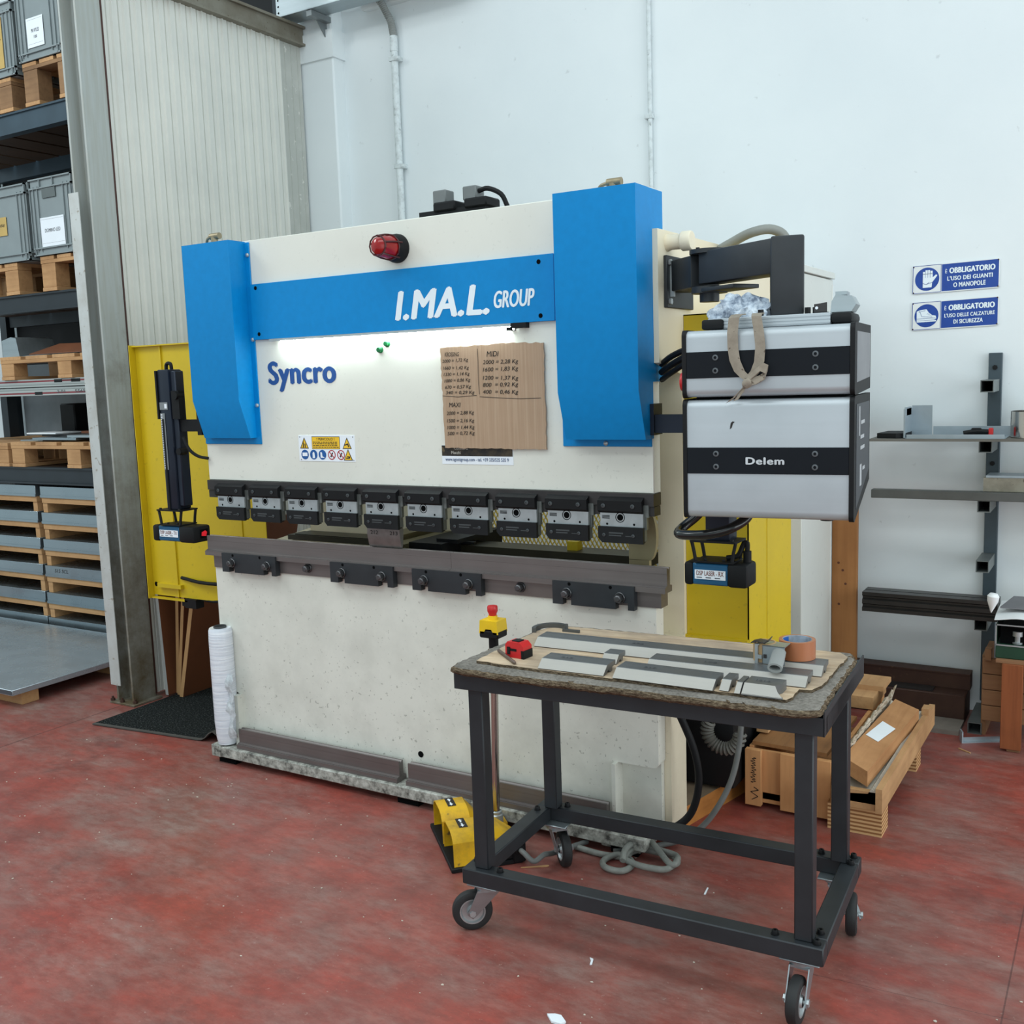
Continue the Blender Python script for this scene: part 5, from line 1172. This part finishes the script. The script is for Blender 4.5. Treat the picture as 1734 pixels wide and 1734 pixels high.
kk = MB().lathe((-.27, 4.755, .609), (0, -.05, 1), [(0, .0), (.085, .0), (.085, .003), (0, .003)], 32); bmesh.ops.translate(kk.bm, verts=kk.bm.verts[:], vec=(.3, -4.75, -.6)); o = kk.build('disc', M['white'], k2, False)

# litter on the floor
def litter(name, x, y, pts, h, mat, label, cat, group=None):
    mb = MB().xy([(x+a, y+b) for a, b in pts], .0005, h); solo(name, mb, mat, (x, y, 0), label, cat, group)
litter('wood_splinter', -1.65, 2.80, [(-.045, -.030), (.030, .018), (.033, .026), (.028, .027), (-.042, -.026)], .004, M['lwood'], 'thin wood splinter on the floor under the work table', 'splinter')
litter('paper_scrap', -1.20, 2.115, [(-.03, .0), (-.005, -.022), (.02, -.02), (.028, -.006), (.005, .012), (-.012, .01)], .006, M['paper'], 'torn white paper scrap on the floor at the bottom of the picture', 'scrap')
litter('paper_curl', -1.238, 2.385, [(-.012, .014), (0, .012), (.008, -.012), (.003, -.016), (-.002, .002)], .004, M['paper'], 'small curled paper shaving on the floor in front of the work table', 'shaving')
litter('straw_bit', -1.095, 2.905, [(-.004, .022), (.0, .022), (.006, -.02), (.001, -.022)], .003, M['paper'], 'tiny pale straw bit on the floor under the middle of the work table', 'straw')
litter('wood_chip', -.55, 4.52, [(-.03, .02), (.02, -.016), (.024, -.012), (-.026, .026)], .004, M['lwood'], 'pale sliver of wood on the floor right of the timber pallet', 'splinter')
fine_ = MB()
for q in range(150):
    x, y = random.uniform(-4.2, .0), random.uniform(1.9, 3.05)
    if -2.2 < x < -1.7 and y > 2.5: continue
    r = random.uniform(.0012, .0042); n_ = 5; a0 = random.uniform(0, 6)
    fine_.prism([(x+r*random.uniform(.6, 1.6)*math.cos(a0+6.28*i/n_), y+r*random.uniform(.5, 1.2)*math.sin(a0+6.28*i/n_), .0004) for i in range(n_)], (0, 0, .0012))
tag(fine_.build('floor_crumbs', flat('pale_crumbs', (196, 186, 172), .8)), 'pale crumbs and dust specks scattered over the red floor', 'crumbs', kind='stuff')
# ================================================================== STORAGE RACK ON THE LEFT
RY = 4.15
RK = thing('pallet_rack', (-6.2, 4.6, 0), 'dark blue-grey steel storage rack full of pallets left of the partition', 'rack')
BM = flat('blue_grey_beam', (54, 72, 84), .45, .15, .12, 8)
BD = flat('dark_beam', (34, 42, 48), .5, .15, .12, 8)
for z0, z1, m in ((3.245, 3.372, BM), (2.146, 2.258, BD), (1.035, 1.147, BD)):
    MB().box(-7.6, -4.62, RY, RY+.05, z0, z1).box(-7.6, -4.62, RY-.012, RY, z0, z0+.012).box(-7.6, -4.62, RY-.012, RY, z1-.012, z1).build('beam', m, RK)
    MB().box(-7.6, -4.62, 5.0, 5.05, z0, z1).build('beam', m, RK)
    d = MB(); 
    for q in range(11): d.box(-7.6+q*.272, -7.6+q*.272+.24, RY+.05, 5.0, z1-.03, z1-.002)
    d.build('deck_slats', wood('dark_deck_wood', (74, 54, 38), (46, 34, 26), 1), RK)
for x in (-7.7, -4.62):
    for y in (RY+.0, 4.98): MB().box(x, x+.08, y, y+.07, 0, 4.3).build('upright', BD, RK)
MB().box(-7.6, -4.55, 5.055, 5.075, 1.1, 1.85).build('wall_shade_sheet', flat('shaded_wall_grey', (124, 130, 134), .7), RK)  # added grey sheet, the back wall's shade put into its colour
MB().box(-7.6, -4.55, 5.055, 5.075, 1.852, 4.2).build('back_shade_panel', flat('near_black_shade', (30, 32, 34), .8), RK)  # dark panel carried up near-black to stand in for shade in the rack

def pallet(x0, x1, y0, z0, h, label, group='pallets on the storage rack', mat='lwood', d=.8):
    t = thing('pallet', ((x0+x1)/2, y0+d/2, z0), label, 'pallet', group)
    w = x1-x0; n = 5; bw = w/n*.84
    dk = MB()
    for q in range(n): dk.box(x0+q*(w-bw)/(n-1), x0+q*(w-bw)/(n-1)+bw, y0, y0+d, z0+h-.022, z0+h, .001)
    dk.build('deck_boards', M['lwoody'], t)
    for yy in (y0, y0+d/2-.05, y0+d-.1): MB().box(x0, x1, yy, yy+.1, z0+h-.044, z0+h-.0225, .001).build('cross_board', M[mat], t)
    for xx in (x0, (x0+x1)/2-.07, x1-.14):
        for yy in (y0+.002, y0+d/2-.05, y0+d-.102): MB().box(xx+.003, xx+.137, yy, yy+.1, z0+.0225, z0+h-.0445, .002).build('block', M[mat], t)
        MB().box(xx, xx+.14, y0, y0+d, z0, z0+.022, .001).build('bottom_runner', M['lwoody'], t)
    return t
def bin_(x0, x1, y0, z0, z1, label, note=None, tape=None, d=.55):
    g = NBIN
    t = thing('plastic_bin', ((x0+x1)/2, y0+d/2, z0), label, 'bin', 'grey plastic bins on the storage rack')
    b = MB(); i = .012; w = x1-x0; h = z1-z0
    b.box(x0+i, x1-i, y0+i, y0+d-i, z0, z0+.01)
    for a in ((x0+i, x0+i+.006, y0+i, y0+d-i), (x1-i-.006, x1-i, y0+i, y0+d-i), (x0+i, x1-i, y0+i, y0+i+.006), (x0+i, x1-i, y0+d-i-.006, y0+d-i)): b.box(*a, z0, z1)
    for q in (.0, .035, .075, w-2*i-.08, w-2*i-.04, w-2*i-.005): b.box(x0+i+q, x0+i+q+.005, y0+.003, y0+i, z0+.03, z1-.05)
    for q in range(9): b.box(x1-i, x1-.003, y0+i+q*(d-.05)/8, y0+i+q*(d-.05)/8+.006, z0+.03, z1-.05)
    B1 = b.build('body', g, t)
    for nm, zs, vq, va, vb in (('rim', (z1-.012, z1-.065), (0, .115, .245, x1-x0-.008), z1-.06, z1-.01), ('base_rim', (z0+.045, z0+.004), (.03, x1-x0-.04), z0+.006, z0+.05)):
        r = MB()
        for zz in zs: r.box(x0, x1, y0, y0+i, zz, zz+.008).box(x1-i, x1, y0, y0+d, zz, zz+.008).box(x0, x0+i, y0, y0+d, zz, zz+.008)
        for q in vq: r.box(x0+q, x0+q+.006, y0, y0+i, va, vb)
        r.build(nm, g, t)
    k = MB().box(x0+.135, x0+.265, y0+.004, y0+.0115, z1-.125, z1-.068); k.build('handle_slot', flat('bin_shadow', (92, 100, 100), .6), t)
    if note:
        P = front(x0, y0+.008, z0); a0, a1, b0, b1, lines = note
        n = MB(); P.rect(n, a0, a1, b0, b1, .001, .001); N_ = n.build('paper_label', M['paper'], t)
        k = MB()
        for s, c0, c1, e0, e1 in lines: P.text(k, s, c0, c1, e0, e1, .01, 0, .0025)
        P.line(k, [(a0+.008, b0+.02), (a1-.008, b0+.02)], .001, .0022); P.line(k, [(a0+.008, b1-.012), (a1-.008, b1-.012)], .001, .0022)
        k.build('label_text', M['greyink'], N_)
    if tape:
        P = front(x0, y0+.008, z0); n = MB(); P.rect(n, *tape, .001, .001); N_ = n.build('tape_label', flat('tan_parcel_tape', (190, 160, 92), .45), t)
        k = MB(); q = (tape[2]+tape[3])/2
        P.line(k, [(tape[1]-.09+.006*i, q+.012*math.sin(i*2.3)+.05*(tape[3]-tape[2])) for i in range(13)], .004, .0024); k.build('scribble', M['ink'], N_)
    return t
NBIN = flat('grey_bin_plastic', (132, 142, 144), .5, 0, .05, 8)
# highest level
z = 3.374
pallet(-5.905, -5.10, RY-.02, z, .25, 'highest right-hand pallet on the rack, under the bin with a white paper label', mat='old')
pallet(-6.84, -6.03, RY-.02, z, .20, 'highest left-hand pallet on the rack, under the bin with a tall tan tape label', mat='old')
bin_(-5.93, -5.505, RY-.03, z+.2505, z+.80, 'highest grey bin, with a white paper label on its front', (.105, .265, .075, .245, [('PK HYLED', .150, .225, .160, .180), ('100', .172, .202, .125, .142)]))
bin_(-6.36, -5.955, RY-.03, z+.2005, z+.64, 'highest left grey bin, with a tall tan tape label on its front', None, (.05, .29, .06, .36))
# second level
z = 2.2605
pallet(-5.90, -5.10, RY-.02, z, .213, 'second-level right-hand pallet on the rack, under the bin with a white paper label')
pallet(-6.94, -6.14, RY-.02, z, .199, 'second-level left-hand pallet on the rack, under the bin with a short tan tape')
bin_(-5.955, -5.525, RY-.03, z+.2135, 2.945, 'second-level grey bin, with a white paper label low on its front', (.095, .325, .055, .230, [('DOMINO LED', .135, .285, .140, .162)]))
bin_(-6.555, -5.985, RY-.03, z+.1995, 2.937, 'second-level left grey bin, with a short tan tape label across its front', None, (.25, .350, .175, .290))
k = MB().prism([(-5.75, 4.5, 2.95), (-5.55, 4.4, 2.955), (-5.35, 4.6, 3.06), (-5.6, 4.62, 3.03)], (0, .01, .003)); k.prism([(-5.62, 4.35, 2.90), (-5.40, 4.38, 2.90), (-5.40, 4.42, 3.10), (-5.62, 4.40, 3.0)], (0, .004, 0))
solo('sheet_offcut', k, M['galv'], (-5.6, 4.5, 2.95), 'bent grey sheet offcut sticking out of the second-level bin with a white paper label', 'offcut')
# third level: a pallet on two striped profiles, loose sheets on it
pb = MB()
for z0 in (1.614, 1.668):
    pb.box(-7.4, -4.9, RY+.0, RY+.09, z0, z0+.0505)
STR = NT('striped_aluminium'); STR.pr(.4, .6); v = STR.coord(); zz = STR.sep(v)[2]; fz = STR.math('FRACT', STR.math('MULTIPLY', zz, 42.)); STR.col(STR.ramp(fz, [(.0, lin((176, 180, 178))), (.4, lin((190, 194, 190))), (.5, lin((122, 128, 124))), (.75, lin((172, 176, 174)))]))
for nm, z0, red, lab in (('alu_profile', 1.668, 1.699, 'upper striped aluminium profile with a red line, under the loose-sheet pallet'), ('alu_profile', 1.612, 1.623, 'lower striped aluminium profile with a red line, across the storage rack')):
    t = thing(nm, (-6.1, RY+.04, z0), lab, 'profile', 'striped aluminium profiles')
    MB().box(-7.4, -4.9, RY, RY+.09, z0, z0+.0505, .002).build('profile', STR.m, t)
    P = front(0, RY, 0); k = MB(); P.rect(k, -7.4, -4.9, red, red+.010, .0006); k.build('red_line', flat('dark_red_line', (124, 40, 48), .5), t)
    k = MB()
    for a in ((-5.90, -5.82), (-5.73, -5.64)) if red > 1.65 else ((-6.11, -6.03),): P.rect(k, a[0], a[1], red-.006, red+.014, .001)
    k.build('black_tag', M['matt'], t)
    if red < 1.65:
        k = MB(); P.text(k, '2.01', -5.88, -5.80, red+.002, red+.022, .01); P.text(k, '5565', -5.70, -5.60, red+.002, red+.022, .01); k.build('pencil_number', M['greyink'], t)
sp2 = MB()
for x in (-7.35, -5.0): sp2.box(x, x+.08, RY+.01, RY+.08, 1.148, 1.611).box(x, x+.08, 4.7, 4.78, 1.148, 1.718)
sp2.box(-7.4, -4.9, 4.70, 4.78, 1.66, 1.7185); sp2.build('trestle', BD, RK)
pallet(-6.42, -5.10, RY-.02, 1.719, .150, 'pallet with loose sheets lying on the two striped profiles')
def sheet(pts, z0, th, mat, label, name='loose_sheet'):
    solo(name, MB().prism([(x, y, z0+dz) for x, y, dz in pts], (0, 0, th)), mat, (pts[0][0], pts[0][1], z0), label, 'sheet', 'loose sheets on the storage rack')
sheet([(-6.28, 4.2, 0), (-6.10, 4.17, 0), (-5.60, 4.75, .05), (-5.9, 4.8, .07)], 1.87, .004, M['galv'], 'grey sheet lying under the propped brown board on the rack')
sheet([(-6.15, 4.16, .005), (-5.95, 4.25, .065), (-5.2, 4.32, .05), (-5.3, 4.2, .005)], 1.872, .005, M['mdf'], 'brown board propped at a slant on the loose-sheet pallet', 'slanted_board')
solo('folded_bracket', MB().prism([(-6.46, 4.18, 1.87), (-6.28, 4.18, 1.87), (-6.305, 4.18, 1.99), (-6.36, 4.18, 2.0), (-6.46, 4.18, 1.98)], (.03, .25, 0)), M['galv'], (-6.4, 4.2, 1.87), 'pale folded metal bracket standing at the left of the loose-sheet pallet', 'bracket')
solo('blue_box', MB().box(-5.70, -5.56, 4.75, 4.9, 1.722, 1.83), flat('dull_blue_box', (110, 132, 146), .5), (-5.63, 4.8, 1.722), 'dull blue box on the storage rack behind the loose-sheet pallet', 'box') if False else None
# fourth level: two pallets with metal pieces
pallet(-6.395, -5.10, RY-.02, 1.1475, .165, 'right-hand pallet loaded with metal pieces, above the sheet stacks')
pallet(-7.30, -6.43, RY-.02, 1.1475, .158, 'left-hand pallet at the picture edge, above the sheet stacks')
z0 = 1.3130
pcs = [(-6.55, -6.15, 4.2, 4.5, .012), (-6.20, -5.75, 4.16, 4.5, .02), (-5.85, -5.3, 4.17, 4.6, .03), (-6.3, -5.85, 4.3, 4.7, .05), (-5.95, -5.6, 4.35, 4.7, .07), (-5.70, -5.3, 4.3, 4.7, .045), (-6.42, -6.08, 4.25, 4.45, .085)]
labs = ['thin bright strip', 'flat grey sheet', 'bright folded sheet', 'dark flat sheet', 'brown-faced flat piece', 'grey channel piece', 'long white strip']
zt = {}
mats = [M['galv'], M['galv2'], M['galv'], M['dgrey'], M['mdf'], M['galv2'], M['white']]
for (a, b, c, d, h), l, m in zip(pcs, labs, mats):
    a = max(a, -6.39); zb = z0
    for (a2, b2, c2, d2), top in zt.items():
        if a < b2 and b > a2 and c < d2 and d > c2: zb = max(zb, top)
    th = .010 if 'thin' in l or 'long' in l else .016
    zt[(a, b, c, d)] = zb+th+.0003
    solo('metal_piece', MB().box(a, b, c, d, zb+.0002, zb+th, .001).box(a, b, c, c+.004, zb+th, zb+th+.0001), m, (a, c, zb), l+' in the pile on the right-hand pallet above the sheet stacks', 'metal piece', 'metal pieces on the lower pallet')
solo('black_motor', MB().box(-6.44, -6.28, 4.55, 4.7, 1.313, 1.55, .01).box(-6.50, -6.2, 4.5, 4.72, 1.313, 1.36, .01), M['matt'], (-6.38, 4.6, 1.313), 'black machine part standing behind the metal pieces on the rack', 'machine part')
# sheet stacks: two columns of trays
tops = [1.020, .846, .668, .490, .306, .135]
words = ['topmost', 'second from top', 'third from top', 'third from bottom', 'second from bottom', 'lowest']
def stack(x0, x1, tops, dx, side, marks):
    for i, (tp, wd) in enumerate(zip(tops, words)):
        t = thing('sheet_pallet', ((x0+x1)/2, RY+.5, tp-.175), f'{wd} tray of steel sheets in the {side} stack at the rack foot', 'sheet stack', 'trays of steel sheets')
        o = dx*i*.012
        MB().box(x0+o, x1, RY, RY+.95, tp-.074, tp, .001).box(x0+o, x1, RY-.004, RY, tp-.074, tp-.058).build('steel_sheets', M['galv2'], t)
        f = MB().box(x0+o+.005, x1, RY+.004, RY+.95, tp-.110, tp-.0745)
        zb = tops[i+1] if i < 5 else .0
        for xx in (x0+o+.005, x1-.05): f.box(xx, xx+.045, RY+.01, RY+.95, zb+.0006, tp-.110)
        f.build('wood_frame', M['lwood'], t)
        if marks and i == 3:
            k = MB(); P = front(x0+o, RY, tp-.06); P.text(k, 'S15 SCL', .10, .24, .018, .042, 0, .2); k.build('marker_note', M['ink'], t)
stack(-6.155, -5.10, tops, -.6, 'right', True)
stack(-7.30, -6.205, [t_+.004 for t_ in tops], 0, 'left', False)
# big sheet on battens in front of the stacks
for x, lab in ((-5.17, 'right-hand wooden batten under the big steel sheet'), (-6.3, 'left-hand wooden batten under the big steel sheet')):
    pass
for y, lab in ((3.13, 'front wooden batten under the big steel sheet on the floor'), (3.72, 'rear wooden batten under the big steel sheet on the floor')):
    solo('wooden_batten', MB().box(-6.9, -4.965, y, y+.10, 0, .070, .002), M['lwood'], (-5.9, y+.05, 0), lab, 'batten', 'battens under the steel sheet')
t = thing('steel_sheet', (-5.9, 3.6, .0705), 'big shiny steel sheet lying on wooden battens on the floor in front of the rack', 'sheet')
MB().box(-7.3, -4.935, 3.06, 4.11, .0705, .100, .002).build('sheet', brushed('floor_sheet_steel', (172, 184, 192), .24, .55, 0, .1, .3), t)
k = MB(); front(0, 3.06, 0).rect(k, -7.3, -4.935, .075, .097, .0008); k.build('dark_edge', flat('dark_fold', (84, 90, 96), .5, .4), t)

# ================================================================== LIGHT AND CAMERA
wd = bpy.data.worlds.new('hall_daylight'); SC.world = wd; wd.use_nodes = True
bg = wd.node_tree.nodes['Background']; bg.inputs[0].default_value = lin((214, 234, 240)); bg.inputs[1].default_value = WORLD
def lamp(name, loc, size, power, rot=(0, 0, 0), c=(1, .985, .96), sy=None):
    l = bpy.data.lights.new(name, 'AREA'); l.energy = power; l.color = c; l.shape = 'RECTANGLE'; l.size = size; l.size_y = sy or size
    o = bpy.data.objects.new(name, l); COL.objects.link(o); o.location = loc; o.rotation_euler = tuple(R(a) for a in rot); return o
for n, loc, sx, sy, p, rot in LAMPS: lamp(n, loc, sx, p, rot, (.93, .99, 1), sy)
F_, A_, B_, R_ = 1737., R(-31.26), R(-7.52), R(1.95)
fw = Vector((math.sin(A_)*math.cos(B_), math.cos(A_)*math.cos(B_), math.sin(B_))); rt = Vector((math.cos(A_), -math.sin(A_), 0)); dn = fw.cross(rt)
rt, dn = math.cos(R_)*rt+math.sin(R_)*dn, -math.sin(R_)*rt+math.cos(R_)*dn
cam = bpy.data.cameras.new('camera'); cam.sensor_width = 36; cam.sensor_fit = 'HORIZONTAL'; cam.lens = F_/1734*36; cam.clip_start = .05
co = bpy.data.objects.new('camera', cam); COL.objects.link(co)
mw = Matrix((rt, -dn, -fw)).transposed().to_4x4(); mw.translation = Vector((0, 0, 1.632)); co.matrix_world = mw
SC.camera = co
vs_ = SC.view_settings; vs_.view_transform = 'Standard'; vs_.look = 'None'; vs_.exposure = EXPO; vs_.gamma = 1; vs_.use_curve_mapping = False
SC.cycles.use_denoising = True
try: SC.cycles.sample_clamp_indirect = 8
except Exception: pass
